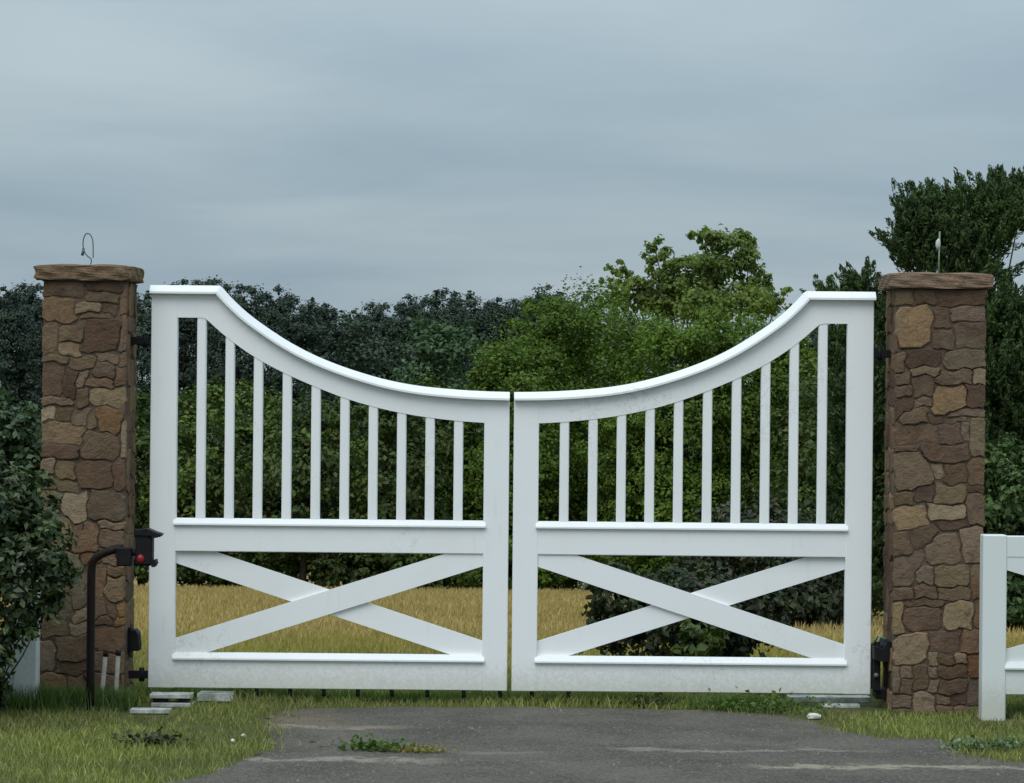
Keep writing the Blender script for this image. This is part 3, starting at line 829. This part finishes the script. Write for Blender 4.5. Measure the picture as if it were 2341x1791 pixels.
# loose boards and stone on the ground
def board(x0, x1, y0_, y1_, z0, z1, label, rz=0.0, group='loose white boards'):
    e = box('white_board', -(x1 - x0) / 2, (x1 - x0) / 2, -(y1_ - y0_) / 2, (y1_ - y0_) / 2, 0, z1 - z0, M['board'], None, 0.002)
    e.location = ((x0 + x1) / 2, (y0_ + y1_) / 2, z0); e.rotation_euler = (0, 0, rz)
    return tag(e, label, 'board', group)
bx = lambda x, d=14.8: P(x, 1600, d)[0]
board(bx(350), bx(444), -0.28, -0.15, 0.0, 0.020, 'white board at the bottom of the little stack under the gate corner')
for i, xx in enumerate((368, 425)):
    sp = box('spacer_block', -0.035, 0.035, -0.05, 0.05, 0, 0.024, M['black'], None, 0.003)
    sp.location = (bx(xx), -0.205, 0.019); tag(sp, 'black spacer block between the two stacked white boards', 'block', 'spacer blocks')
board(bx(345), bx(441), -0.27, -0.145, 0.042, 0.062, 'white board on top of the little stack under the gate corner', 0.02)
board(bx(321), bx(411), -0.62, -0.53, 0.004, 0.024, 'white board lying alone in the grass in front of the little stack', 0.02)
board(bx(443), bx(527), -0.03, 0.10, 0.004, 0.045, 'white board lying beside the little stack under the gate', -0.03)
board(P(1801, 1600, 15.3)[0], P(1988, 1600, 15.3)[0], 0.24, 0.36, 0.0, 0.028, 'long white board lying behind the gate near the opener', 0.01)
board(P(1880, 1600, 15.0)[0], P(1966, 1600, 15.0)[0], -0.02, 0.08, 0.0, 0.016, 'short white board lying in front of the long one near the opener', -0.02)

def rock(name, loc, r_, mat, label, cat, sq=0.6, seed=1):
    bm = bmesh.new(); bmesh.ops.create_icosphere(bm, subdivisions=2, radius=r_)
    rr = random.Random(seed)
    for v_ in bm.verts:
        k = rr.uniform(0.82, 1.12)
        v_.co = (v_.co.x * k * 1.25, v_.co.y * k, v_.co.z * k * sq)
    o = bm_obj(name, bm, mat); o.location = loc
    return tag(o, label, cat)
rock('white_stone', (P(1860, 1630, 14.45)[0], -0.55, 0.014), 0.03, M['white_rock'], 'small white stone at the asphalt edge near the gate opener', 'stone', 0.55)

# ------------------------------------------------------------------ foliage
def unit(a):
    return a / np.maximum(np.linalg.norm(a, axis=-1, keepdims=True), 1e-9)

def leaf_arrays(pts, nrm, size, aspect, rg, axis=None, fold=0.18):
    """one folded rhombus per point"""
    n = len(pts)
    nrm = unit(nrm)
    rnd = unit(rg.normal(size=(n, 3))) if axis is None else unit(axis + rg.normal(size=(n, 3)) * 0.25)
    t = unit(rnd - nrm * (rnd * nrm).sum(1, keepdims=True))
    b = np.cross(nrm, t)
    s = size[:, None]
    p0 = pts - t * s * 0.5; p2 = pts + t * s * 0.5
    mid = pts + t * s * 0.05
    p1 = mid + b * s * aspect * 0.5 + nrm * s * fold; p3 = mid - b * s * aspect * 0.5 + nrm * s * fold
    v = np.stack([p0, p1, p2, p3], 1).reshape(-1, 3)
    q = np.arange(n * 4).reshape(n, 4)
    return v, q

def crown_points(lobes, clumps, per, cr, rg, fill=0.15, hemi=False):
    """leaf positions gathered in clumps over the shell of each lobe"""
    P_, N_ = [], []
    vol = np.array([l[1][0] * l[1][1] + l[1][0] * l[1][2] for l in lobes]); vol = vol / vol.sum()
    for (c, r_), f in zip(lobes, vol):
        c = np.array(c); r_ = np.array(r_)
        k = max(3, int(clumps * f))
        d = unit(rg.normal(size=(k, 3)) + np.array([0, 0, 0.25]))
        rad = np.where(rg.random(k) < fill, rg.uniform(0.2, 0.7, k), rg.uniform(0.72, 1.08, k))
        cc = c + d * r_ * rad[:, None]
        m_ = per
        crs = cr * r_.mean() * rg.uniform(0.6, 1.35, k)
        off = rg.normal(size=(k, m_, 3)) * crs[:, None, None] * 0.55
        off[..., 2] *= 0.75
        pts = cc[:, None] + off
        nn = unit(pts - c) * 0.55 + unit(off) * 0.35 + np.array([0, 0, 0.45]) + rg.normal(size=off.shape) * 0.45
        P_.append(pts.reshape(-1, 3)); N_.append(nn.reshape(-1, 3))
    return np.concatenate(P_), np.concatenate(N_)

def crown_mesh(name, lobes, clumps, per, cr, leaf, mat, seed, aspect=0.6, fill=0.15, floor=None):
    rg = np.random.default_rng(seed)
    p, n = crown_points(lobes, clumps, per, cr, rg, fill)
    if floor is not None:
        k = p[:, 2] > floor; p, n = p[k], n[k]
    v, q = leaf_arrays(p, n, leaf * rg.uniform(0.6, 1.3, len(p)), aspect, rg)
    return quad_mesh(name, v, q, mat)

def limb_mesh(name, h, r0, limbs, seed, spread=0.6, targets=None):
    """tapered trunk with limbs in one mesh"""
    rr = random.Random(seed)
    bm = bmesh.new()
    def add(path, rads, sides=7):
        prev = None
        for i, p in enumerate(path):
            t = (Vector(path[min(i + 1, len(path) - 1)]) - Vector(path[max(i - 1, 0)])).normalized()
            a = t.cross(Vector((0.31, 0.95, 0.05))).normalized(); b = t.cross(a)
            ring = [bm.verts.new(Vector(p) + (a * math.cos(6.2832 * j / sides) + b * math.sin(6.2832 * j / sides)) * rads[i]) for j in range(sides)]
            if prev:
                for j in range(sides):
                    bm.faces.new((prev[j], prev[(j + 1) % sides], ring[(j + 1) % sides], ring[j]))
            else:
                bm.faces.new(ring[::-1])
            prev = ring
        bm.faces.new(prev)
    n = 6
    trunk = [(rr.uniform(-0.02, 0.02) * h * (i > 0), rr.uniform(-0.02, 0.02) * h * (i > 0), -0.2 + (h + 0.2) * i / n) for i in range(n + 1)]
    add(trunk, [r0 * (1 - 0.75 * i / n) for i in range(n + 1)])
    for k in range(limbs):
        i = rr.randint(2, n - 1); p = Vector(trunk[i]); an = rr.uniform(0, 6.28)
        ln = h * rr.uniform(0.25, 0.45)
        d = Vector((math.cos(an) * spread, math.sin(an) * spread, rr.uniform(0.5, 0.9))).normalized()
        path = [p, p + d * ln * 0.5 + Vector((0, 0, 0.04 * h)), p + d * ln + Vector((0, 0, 0.10 * h))]
        rb = r0 * (1 - 0.75 * i / n) * 0.6
        add([tuple(x) for x in path], [rb, rb * 0.6, rb * 0.2], 5)
    for q_ in (targets or []):
        q_ = Vector(q_)
        i = max(1, min(n - 1, int(n * (0.55 * q_.z / h)))); p = Vector(trunk[i])
        mid_ = p.lerp(q_, 0.5) + Vector((0, 0, -0.05 * h))
        rb = r0 * (1 - 0.75 * i / n) * 0.5
        add([tuple(p), tuple(mid_), tuple(q_)], [rb, rb * 0.6, rb * 0.22], 5)
    bmesh.ops.recalc_face_normals(bm, faces=bm.faces)
    me = bpy.data.meshes.new(name); bm.to_mesh(me); bm.free(); me.shade_smooth(); me.materials.append(M['bark'])
    return me

def plant(name, loc, crown, trunk, label, cat, group=None, scale=(1, 1, 1), rz=0.0, parts=('crown', 'trunk')):
    e = empty(name, loc, label, cat, group)
    e.rotation_euler = (0, 0, rz); e.scale = scale
    link(bpy.data.objects.new(parts[0], crown), e)
    link(bpy.data.objects.new(parts[1], trunk), e)
    return e

# --- the far wood: eighteen metres tall, about 300 m off
far_crowns = []
for i in range(4):
    rg = random.Random(40 + i)
    lobes = [((0, 0, 10.5), (3.4, 3.4, 6.0)), ((rg.uniform(-1, 1), 0, 15.0), (2.6, 2.6, 3.0))]
    for k in range(7):
        an = rg.uniform(0, 6.28)
        lobes.append(((math.cos(an) * 2.6, math.sin(an) * 2.6, rg.uniform(5, 15)), (rg.uniform(1.3, 2.1),) * 2 + (rg.uniform(1.2, 1.9),)))
    lobes.append(((0, 0, 4.0), (3.2, 3.2, 3.6)))
    far_crowns.append(crown_mesh('crown', lobes, 430, 56, 0.20, 0.38, M['leaf_far_haze'], 100 + i, 0.65, 0.25))
far_trunk = limb_mesh('trunk', 12, 0.3, 0, 5, targets=[(2, 0.5, 11), (-2, -0.5, 10), (0.5, 2, 12), (-1, -2, 12)])
far = [(-60, 640), (15, 652), (75, 640), (150, 665), (240, 660), (330, 655), (410, 634), (470, 628), (545, 640), (625, 648), (690, 668), (750, 690), (815, 706), (870, 684), (940, 668),
       (1010, 648), (1065, 655), (1130, 676), (1195, 672), (1255, 646), (1330, 668), (1420, 700), (1520, 720), (1640, 730), (1760, 735), (1880, 725), (2000, 700), (2120, 690), (2250, 680), (2380, 690)]
for i, (x, y) in enumerate(far):
    d = 300 + ((i * 37) % 5) * 9 - 18
    X, Z = P(x, y, d)
    gz_ = float(ground_z(d - DIST))
    sc = (Z - gz_) / 18.6
    plant('woodland_tree', (X, d - DIST, gz_), far_crowns[(i * 3 + i // 4) % 4], far_trunk,
          'dark green broadleaf tree with haze-tinted leaves in the distant wood across the field', 'tree', 'trees of the distant wood', (sc * 0.95, sc * 0.95, sc), (i * 1.7) % 6.28)

# --- middle distance
def mid_tree(name, x, y_top, w_px, d, mat, label, cat, seed, lobes_n=7, clumps=260, per=60, leaf=0.14, cr=0.22, group=None, base=None, rnd=0.5, aspect=0.6, trunk_r=0.09):
    X, Z = P(x, y_top, d)
    gz_ = float(ground_z(d - DIST)) if base is None else base
    H = Z - gz_; Rw = w_px * d / FPX / 2
    rr = random.Random(seed)
    lobes = [((0, 0, H * 0.55), (Rw * 0.82, Rw * 0.82, H * 0.43)), ((0, 0, H * 0.25), (Rw * 0.9, Rw * 0.9, H * 0.25))]
    for k in range(lobes_n):
        an = rr.uniform(0, 6.28); hh = rr.uniform(0.2, 0.86)
        rad = Rw * rr.uniform(0.45, 0.7) * (1.0 if hh < 0.6 else 0.7)
        q_ = rr.uniform(0.22, 0.4) * min(Rw, H * 0.5)
        lobes.append(((math.cos(an) * rad, math.sin(an) * rad, H * hh), (q_ * 1.15, q_ * 1.15, q_)))
    for k in range(6):                      # skirt of low branches
        an = k * 1.047 + rr.uniform(-0.3, 0.3)
        lobes.append(((math.cos(an) * Rw * 0.7, math.sin(an) * Rw * 0.7, H * 0.09), (Rw * 0.36, Rw * 0.36, H * 0.11)))
    cm = crown_mesh('crown', lobes, clumps, per, cr, leaf, mat, seed, aspect, 0.2, 0.02)
    return plant(name, (X, d - DIST, gz_), cm, limb_mesh('trunk', H * 0.6, trunk_r, 0, seed, targets=[l[0] for l in lobes[2:-6]]), label, cat, group)

B = M['leaf_blue']; HG = M['leaf_hedge']; MO = M['leaf_mound']
mid_tree('small_tree', 1015, 715, 260, 110, B, 'bluish green tree rising behind the lowest dip of the gate, before the wood', 'tree', 61, 9, 300, 60, 0.22)
mid_tree('small_tree', 800, 735, 250, 125, M['leaf_far_haze'], 'dark green tree standing before the distant wood behind one gate leaf', 'tree', 62, 9, 260, 60, 0.24)
mid_tree('small_tree', -10, 870, 290, 48, B, 'pale bluish green tree behind the pillar with the wire loop', 'tree', 63, 9, 360, 60, 0.13)
hedge = [(160, 930, 260, 58), (330, 868, 250, 60), (455, 872, 220, 58), (575, 880, 240, 61), (700, 900, 240, 58), (815, 905, 220, 60), (905, 890, 210, 58), (1000, 880, 220, 60)]
for i, (x, y, w_, d) in enumerate(hedge):
    mid_tree('hedge_shrub', x, y, w_ * 1.15, d, HG, 'olive green shrub in the hedgerow along the dry field edge', 'shrub', 70 + i, 7, 260, 60, 0.12, group='hedgerow shrubs')
# the bright rounded thicket
for i, (x, y, w_, d, lb) in enumerate(((1170, 745, 330, 60, 'bright green rounded bush behind the meeting stiles of the gate'),
                                       (1350, 648, 470, 62, 'largest bright green rounded bush, below the open-crowned tree'),
                                       (1560, 690, 430, 60, 'green rounded bush under the open-crowned tree'),
                                       (1730, 720, 330, 61, 'green bush on the far side of the open-crowned tree from the dip'))):
    mid_tree('round_bush', x, y, w_, d, MO, lb, 'bush', 90 + i, 12, 820, 90, 0.088, 0.17)
mid_tree('hedge_shrub', 1885, 800, 330, 58, HG, 'olive green shrub in the hedgerow behind the rod-topped pillar', 'shrub', 97, 8, 300, 60, 0.12)
mid_tree('hedge_shrub', 2080, 760, 380, 60, HG, 'olive green shrub in the hedgerow behind the cedar', 'shrub', 98, 8, 300, 60, 0.12)

# the open-crowned tree above the thicket
d = 74.0
TX, _ = P(1600, 900, d); TG = float(ground_z(d - DIST))
def tl(x, y, rx, rz=None):
    a, b = P(x, y, d); k = d / FPX
    return ((a - TX, random.uniform(-0.5, 0.5), b - TG), (rx * k, rx * k, (rz or rx) * k))
lac = [tl(1660, 575, 55, 38), tl(1610, 545, 34, 22), tl(1690, 560, 38, 30), tl(1585, 600, 42, 30), tl(1640, 625, 60, 38), tl(1710, 620, 42, 40), tl(1498, 580, 34, 26), tl(1520, 615, 36, 26),
       tl(1480, 640, 30, 18), tl(1412, 622, 28, 24), tl(1440, 655, 42, 18), tl(1388, 640, 16, 12), tl(1560, 650, 60, 26), tl(1750, 655, 26, 24), tl(1785, 672, 20, 22), tl(1700, 680, 70, 34), tl(1600, 700, 120, 40), tl(1775, 710, 40, 30), tl(1480, 685, 60, 26), tl(1415, 690, 45, 22), tl(1530, 690, 60, 30)]
cm = crown_mesh('crown', lac, 500, 34, 0.30, 0.13, M['leaf_lacy'], 131, 0.62, 0.35)
tm = limb_mesh('trunk', P(1600, 680, d)[1] - TG, 0.16, 0, 9, 0.5, [l[0] for l in lac])
plant('open_crowned_tree', (TX, d - DIST, TG), cm, tm, 'open crowned green tree with sky showing through, tallest behind the gate', 'tree')

# --- cedars with upswept tufts behind the pillar with the rod
def cedar(x_c, d, lobes_px, label, seed, tufts, name='cedar_tree', per=56, leaf=0.058, tl_=0.25):
    rg = np.random.default_rng(seed)
    X0 = P(x_c, 900, d)[0]; G = float(ground_z(d - DIST)); k = d / FPX
    Ps, Ns, As = [], [], []
    tot = sum(l[2] * l[3] for l in lobes_px)
    for (x, y, rx, rz) in lobes_px:
        rx, rz, x, y = rx * 0.9, rz * 0.9, x + 8, y + 22
        a, b = P(x, y, d); c = np.array([a - X0, rg.uniform(-0.15, 0.15), b - G]); r_ = np.array([rx * k, min(rx * k, 0.9), rz * k])
        n = max(6, int(tufts * rx * rz / tot))
        dr = unit(rg.normal(size=(n, 3)) + np.array([0, 0, 0.15]))
        base = c + dr * r_ * rg.uniform(0.3, 0.95, (n, 1))
        ax = unit(dr * np.array([0.75, 0.75, 0.35]) + np.array([0, 0, 0.85]) + rg.normal(size=(n, 3)) * 0.22)
        ln = tl_ * rg.uniform(0.6, 1.35, n)
        u = rg.random((n, per)) ** 0.8
        rad = 0.075 * (1 - u * 0.85) * rg.uniform(0.7, 1.3, (n, 1))
        o = unit(rg.normal(size=(n, per, 3)))
        pts = base[:, None] + ax[:, None] * (u * ln[:, None])[..., None] + o * rad[..., None]
        Ps.append(pts.reshape(-1, 3)); Ns.append((o + rg.normal(size=o.shape) * 0.3).reshape(-1, 3)); As.append(np.repeat(ax, per, 0) + o.reshape(-1, 3) * 0.5)
    p, n_, a_ = np.concatenate(Ps), np.concatenate(Ns), np.concatenate(As)
    keep = p[:, 2] > 0.02; p, n_, a_ = p[keep], n_[keep], a_[keep]
    v, q = leaf_arrays(p, n_, leaf * rg.uniform(0.7, 1.4, len(p)), 0.30, rg, a_, 0.08)
    cm = quad_mesh('crown', v, q, M['leaf_cedar'])
    top = max(P(l[0], l[1], d)[1] for l in lobes_px) - G
    return plant(name, (X0, d - DIST, G), cm, limb_mesh('trunk', top * 0.9, 0.07, 0, seed, 0.5, [(P(l[0], l[1], d)[0] - X0, 0.0, P(l[0], l[1], d)[1] - G) for l in lobes_px[:8]]), label, 'tree')

cedar(2200, 30.0, [(2190, 520, 130, 105), (2090, 510, 70, 90), (2260, 480, 95, 95), (2335, 470, 60, 85), (2110, 590, 75, 40), (2200, 610, 100, 45), (2060, 545, 45, 50), (2270, 720, 95, 85), (2345, 740, 90, 90),
                   (2230, 850, 150, 120), (2340, 900, 130, 140), (2200, 1020, 170, 130), (2340, 1090, 150, 150), (2230, 1200, 170, 130), (2350, 1290, 150, 110), (2230, 1330, 150, 90)],
      'tall dark cedar with upswept tufts rising above the rod-topped pillar', 151, 4300)
cedar(1935, 31.0, [(1965, 640, 34, 34), (1930, 690, 60, 34), (1890, 670, 30, 26), (1990, 720, 60, 60), (1950, 790, 90, 80), (1960, 920, 100, 110), (1970, 1080, 110, 120), (1960, 1230, 110, 120), (1930, 1340, 110, 80)],
      'shorter dark cedar between the gate and the tall cedar', 152, 1900)
mid_tree('dark_shrub', 1745, 1150, 430, 28, M['leaf_darkbush'], 'dark evergreen shrub on the dry field beside the shorter cedar', 'shrub', 160, 8, 360, 60, 0.075)
mid_tree('dark_shrub', 2290, 1020, 330, 27, M['leaf_cedar'], 'dark green shrub behind the white fence in front of the tall cedar', 'shrub', 161, 8, 360, 60, 0.07)

# --- bush and vine just behind the gate
def near_bush(name, x, y_top, w_px, d, mat, label, seed, clumps, per, leaf, depth=None, low=0.0, cat='shrub', aspect=0.6, cr=0.24, taper=False):
    X, Z = P(x, y_top, d); Rw = w_px * d / FPX / 2
    G = float(ground_z(d - DIST)); H = Z - G
    rr = random.Random(seed); dy = depth or Rw
    lobes = [((0, 0, H * 0.5), (Rw * 0.8, dy * 0.8, H * 0.46))] if not taper else [((0, 0, H * 0.65), (Rw * 0.85, dy * 0.85, H * 0.31)), ((-Rw * 0.5, 0, H * 0.27), (Rw * 0.62, dy * 0.7, H * 0.26))]
    for k in range(10 if not taper else 0):
        an = rr.uniform(0, 6.28)
        lobes.append(((math.cos(an) * Rw * 0.62, math.sin(an) * dy * 0.62, H * rr.uniform(0.15, 0.82)), (Rw * rr.uniform(0.25, 0.42), dy * rr.uniform(0.25, 0.42), H * rr.uniform(0.12, 0.22))))
    if taper:
        for (ux, uz, ur) in ((0.75, 0.66, 0.36), (0.85, 0.5, 0.34), (0.55, 0.86, 0.32), (0.1, 0.93, 0.3), (0.5, 0.42, 0.28), (-0.6, 0.8, 0.4), (-0.1, 0.2, 0.24), (0.12, 0.3, 0.2), (-0.25, 0.34, 0.3), (-0.05, 0.12, 0.2), (0.14, 0.24, 0.2), (0.10, 0.09, 0.2), (0.22, 0.33, 0.2), (0.95, 0.58, 0.2), (0.2, 0.7, 0.4), (-0.2, 0.5, 0.5)):
            lobes.append(((ux * Rw, rr.uniform(-0.45, 0.2) * dy, uz * H), (ur * Rw, ur * dy, ur * H * 0.42)))
    cm = crown_mesh('foliage', lobes, clumps, per, cr, leaf, mat, seed, aspect, 0.3, 0.01)
    return plant(name, (X, d - DIST, G), cm, limb_mesh('stem', H * 0.55, 0.016, 0, seed, 0.9, [l[0] for l in lobes[1:]]), label, cat, parts=('foliage', 'stem'))

near_bush('dark_bush', 1570, 1295, 500, 16.5, M['leaf_darkbush'], 'dark broad-leaved bush growing close behind the crossed braces of the gate', 171, 300, 40, 0.05, 0.45)
near_bush('vine_weed', 1610, 1415, 150, 15.75, M['leaf_vine'], 'bright green broad-leaved vine in front of the dark bush', 172, 34, 12, 0.06, 0.14, cat='vine', aspect=0.85)
near_bush('leafy_shrub', -15, 1075, 330, 14.05, M['leaf_shrub'], 'dark green leafy shrub spreading in front of the keypad pillar', 173, 560, 34, 0.045, 0.40, aspect=0.5, taper=True)

# ------------------------------------------------------------------ grass
def blades(name, x, y, h, wd, mat, label, seed, lean=0.35, zfun=ground_z):
    rg = np.random.default_rng(seed); n = len(x)
    an = rg.uniform(0, 2 * np.pi, n); la = rg.uniform(0, 2 * np.pi, n); ll = h * lean * rg.uniform(0.2, 1.6, n)
    z = zfun(y) - 0.004
    bxv = np.cos(an) * wd / 2; byv = np.sin(an) * wd / 2
    lx_, ly_ = np.cos(la) * ll, np.sin(la) * ll
    p0 = np.stack([x - bxv, y - byv, z], -1); p1 = np.stack([x + bxv, y + byv, z], -1)
    p2 = np.stack([x + lx_ * .4 + bxv * .7, y + ly_ * .4 + byv * .7, z + h * .6], -1)
    p3 = np.stack([x + lx_ * .4 - bxv * .7, y + ly_ * .4 - byv * .7, z + h * .6], -1)
    p4 = np.stack([x + lx_, y + ly_, z + h], -1)
    v = np.stack([p0, p1, p2, p3, p4], 1).reshape(-1, 3)
    i = np.arange(n)[:, None] * 5
    tri = np.concatenate([i + [0, 1, 2], i + [0, 2, 3], i + [3, 2, 4]], 0)
    me = quad_mesh(name, v, tri, mat)
    o = link(bpy.data.objects.new(name, me))
    return tag(o, label, 'grass', kind='stuff')

def scatter(n, x0, x1, y0_, y1_, seed, power=1.0):
    rg = np.random.default_rng(seed)
    return rg.uniform(x0, x1, n), y0_ + (y1_ - y0_) * rg.random(n) ** power

def vnoise(x, y, s, seed):
    rg = np.random.default_rng(seed); a = rg.uniform(0, 6.28, 6); k = rg.uniform(0.6, 1.6, (6, 2)) * s * rg.choice([-1, 1], (6, 2))
    return sum(np.sin(x * k[i, 0] + y * k[i, 1] + a[i]) for i in range(6)) / 6

CLEAR = [(-1.85, -1.57, -0.52, -0.12), (-1.62, -1.40, -0.28, 0.12), (-1.9, -1.64, -0.80, -0.5), (1.35, 1.90, -0.30, 0.38), (2.26, 2.46, -0.72, -0.4), (1.9, 2.3, -0.32, -0.18)]   # trodden ground round the loose boards
# short verge on both sides of the drive
x, y = scatter(190000, -5.2, 5.2, -4.6, 1.2, 201)
edge = vnoise(x, y, 9, 1) * 0.09 + np.random.default_rng(12).normal(size=len(x)) * 0.055
k = ~in_poly(x + edge, y + edge, drive_pts)
k &= (np.abs(x) < 3.6) | (np.random.default_rng(1).random(len(x)) < 0.4)
k &= vnoise(x, y, 5, 2) > -0.8 + 0.42 * (np.abs(x) < 1.6) * (y < -0.4) * (y > -1.4)
for (xa_, xb_, ya_, yb_) in CLEAR:
    k &= ~((x > xa_) & (x < xb_) & (y > ya_) & (y < yb_))
x, y = x[k], y[k]
h = (0.026 + 0.022 * np.random.default_rng(2).random(len(x))) * (1 + 0.5 * vnoise(x, y, 3, 3)) * np.where(y > -0.15, 1.25, 1.0)
blades('verge_grass', x, y, h, 0.0055, M['grass'], 'short mown green verge grass beside the asphalt drive', 202, 0.6)
# longer tufts round the pillars, posts and under the gate
cs = [(-2.05, -0.42, 0.30, 0.10, 2600, 0.11), (-2.45, -0.5, 0.3, 0.14, 1800, 0.13), (-1.8, -0.42, 0.2, 0.08, 900, 0.08), (-1.45, 0.12, 0.5, 0.1, 1500, 0.07), (2.1, -0.30, 0.3, 0.07, 900, 0.03), (2.75, -0.35, 0.3, 0.12, 2400, 0.08),
      (1.15, -0.16, 0.22, 0.07, 1500, 0.075), (0.55, 0.12, 0.4, 0.1, 700, 0.05), (-0.5, 0.15, 0.9, 0.12, 1800, 0.05), (1.5, 0.1, 0.3, 0.2, 900, 0.06)]
rg = np.random.default_rng(9); X_, Y_, H_ = [], [], []
for (cx_, cy_, sx, sy, n, hh) in cs:
    xx = cx_ + rg.normal(size=n) * sx * 0.5; yy = cy_ + rg.normal(size=n) * sy * 0.6
    X_.append(xx); Y_.append(yy); H_.append(hh * rg.uniform(0.45, 1.25, n))
x, y, h = map(np.concatenate, (X_, Y_, H_))
k = np.ones(len(x), bool)
for (xa_, xb_, ya_, yb_) in CLEAR:
    k &= ~((x > xa_) & (x < xb_) & (y > ya_) & (y < yb_))
x, y, h = x[k], y[k], h[k]
blades('long_grass', x, y, h, 0.006, M['tallgrass'], 'longer unmown grass around the pillar feet and under the gate', 203, 0.45)
# the slope behind the gate: yellow green, then dry straw
x, y = scatter(60000, -6.5, 6.5, 1.0, 8.5, 204, 1.2)
k = np.abs(x) < 3.2 + 0.3 * y; x, y = x[k], y[k]
blades('rough_grass', x, y, 0.055 * np.random.default_rng(5).uniform(0.5, 1.4, len(x)), 0.008, M['straw_green'], 'rough yellow green grass on the slope behind the gate', 205, 0.5)
x, y = scatter(190000, -16, 16, 4.0, 42.0, 206, 1.1)
k = np.abs(x) < 4.5 + 0.24 * y
k &= (y + vnoise(x, y, 0.9, 4) * 2.2) > 6.0
x, y = x[k], y[k]
blades('dry_field_grass', x, y, (0.06 + 0.0012 * y) * np.random.default_rng(6).uniform(0.5, 1.3, len(x)), 0.013 + 0.0002 * y, M['straw'], 'tall golden dry grass filling the field behind the gate', 207, 0.4)

# ------------------------------------------------------------------ small weeds and pebbles
def weed(x, y, rad, h, n, mat, label, seed, leaf=0.02, name='weed', aspect=0.6, group=None):
    rg = np.random.default_rng(seed)
    p = np.stack([rg.normal(size=n) * rad * 0.5, rg.normal(size=n) * rad * 0.22, np.abs(rg.normal(size=n)) * h * 0.5 + 0.004], -1)
    nn = np.array([0, 0, 0.8]) + rg.normal(size=(n, 3)) * 0.55
    v, q = leaf_arrays(p, nn, leaf * rg.uniform(0.6, 1.4, n), aspect, rg)
    me = quad_mesh('leaves', v, q, mat)
    e = empty(name, (x, y, 0.006), label, 'weed', group)
    link(bpy.data.objects.new('leaves', me), e)
    stems = []
    for k in range(5):
        a = rg.uniform(0, 6.28); tx, ty = math.cos(a) * rad * 0.35, math.sin(a) * rad * 0.15
        stems.append([(0, 0, -0.01), (tx * 0.6, ty * 0.6, h * 0.4), (tx, ty, h * 0.7)])
    for sp in stems[:3]:
        tube('stem', sp, 0.0016, M['leaf_weed'], e, 4)
    return e
weed(P(860, 1715, 12.98)[0], -2.02, 0.16, 0.05, 260, M['leaf_weed'], 'fresh green weed sprouting from the crack in the asphalt', 301, 0.026)
weed(P(960, 1722, 12.93)[0], -2.07, 0.13, 0.025, 130, M['straw_green'], 'yellowish flat weed beside the green one in the asphalt crack', 302, 0.022)
weed(P(345, 1708, 13.1)[0], -1.92, 0.15, 0.05, 200, M['leaf_darkbush'], 'dark low weed in the mown verge below the keypad', 303, 0.035)
weed(P(2225, 1712, 13.15)[0], -1.80, 0.14, 0.05, 170, M['leaf_clover'], 'pale clover-like weed at the asphalt edge below the fence post', 304, 0.019, aspect=0.9)
weed(P(2310, 1712, 13.2)[0], -1.76, 0.16, 0.05, 190, M['leaf_clover'], 'pale clover-like weed farther along from the fence post', 305, 0.019, aspect=0.9)
weed(P(1745, 1612, 14.75)[0], -0.27, 0.30, 0.07, 520, M['leaf_weed'], 'low fresh green weed patch against the drive under the gate', 306, 0.028)
weed(P(1490, 1604, 14.85)[0], -0.12, 0.12, 0.05, 110, M['leaf_darkbush'], 'small dark weed under the gate where the dark bush stands', 307, 0.03)
for i, (x, y, d) in enumerate(((555, 1696, 13.25), (531, 1718, 13.05))):
    X = P(x, y, d)[0]
    e = empty('clover_flower', (X, d - DIST, 0.0), 'tiny white clover flower in the verge by the asphalt', 'flower', 'clover flowers')
    tube('stem', [(0, 0, 0), (0.002, 0, 0.03)], 0.0016, M['leaf_weed'], e, 4)
    bm = bmesh.new(); bmesh.ops.create_icosphere(bm, subdivisions=2, radius=0.009)
    for v_ in bm.verts:
        v_.co = v_.co * random.uniform(0.8, 1.15) + Vector((0.002, 0, 0.035))
    bm_obj('flower_head', bm, M['white_rock'], e)

# loose grit on the asphalt
rg = np.random.default_rng(77)
n = 1300
x = rg.uniform(-1.5, 3.2, n); y = -0.3 - 3.3 * rg.random(n)
ln = rg.choice([-1.13, -2.36, -2.42, -1.9], n); near = rg.random(n) < 0.5
y = np.where(near, ln + rg.normal(size=n) * 0.05, y)
k = in_poly(x, y, drive_pts); x, y = x[k], y[k]; n = len(x)
s = 0.0035 + 0.006 * rg.random(n) ** 3
base = np.array([[1, 0, 0], [-0.5, 0.87, 0], [-0.5, -0.87, 0], [0, 0, 0.9]])
jit = rg.uniform(0.6, 1.3, (n, 4, 3))
rot = rg.uniform(0, 6.28, n); ca, sa = np.cos(rot), np.sin(rot)
b = base[None] * jit * s[:, None, None]
bxr = b[..., 0] * ca[:, None] - b[..., 1] * sa[:, None]; byr = b[..., 0] * sa[:, None] + b[..., 1] * ca[:, None]
v = np.stack([bxr + x[:, None], byr + y[:, None], b[..., 2] + 0.0065], -1).reshape(-1, 3)
i = np.arange(n)[:, None] * 4
tri = np.concatenate([i + [0, 1, 3], i + [1, 2, 3], i + [2, 0, 3]], 0)
M['grit'] = mat_leaf('grit', (0.10, 0.09, 0.075), (0.28, 0.25, 0.20), None, 0.0, 0.9)
tag(link(bpy.data.objects.new('grit', quad_mesh('grit', v, tri, M['grit']))), 'loose pale grit scattered over the asphalt drive', 'gravel', kind='stuff')
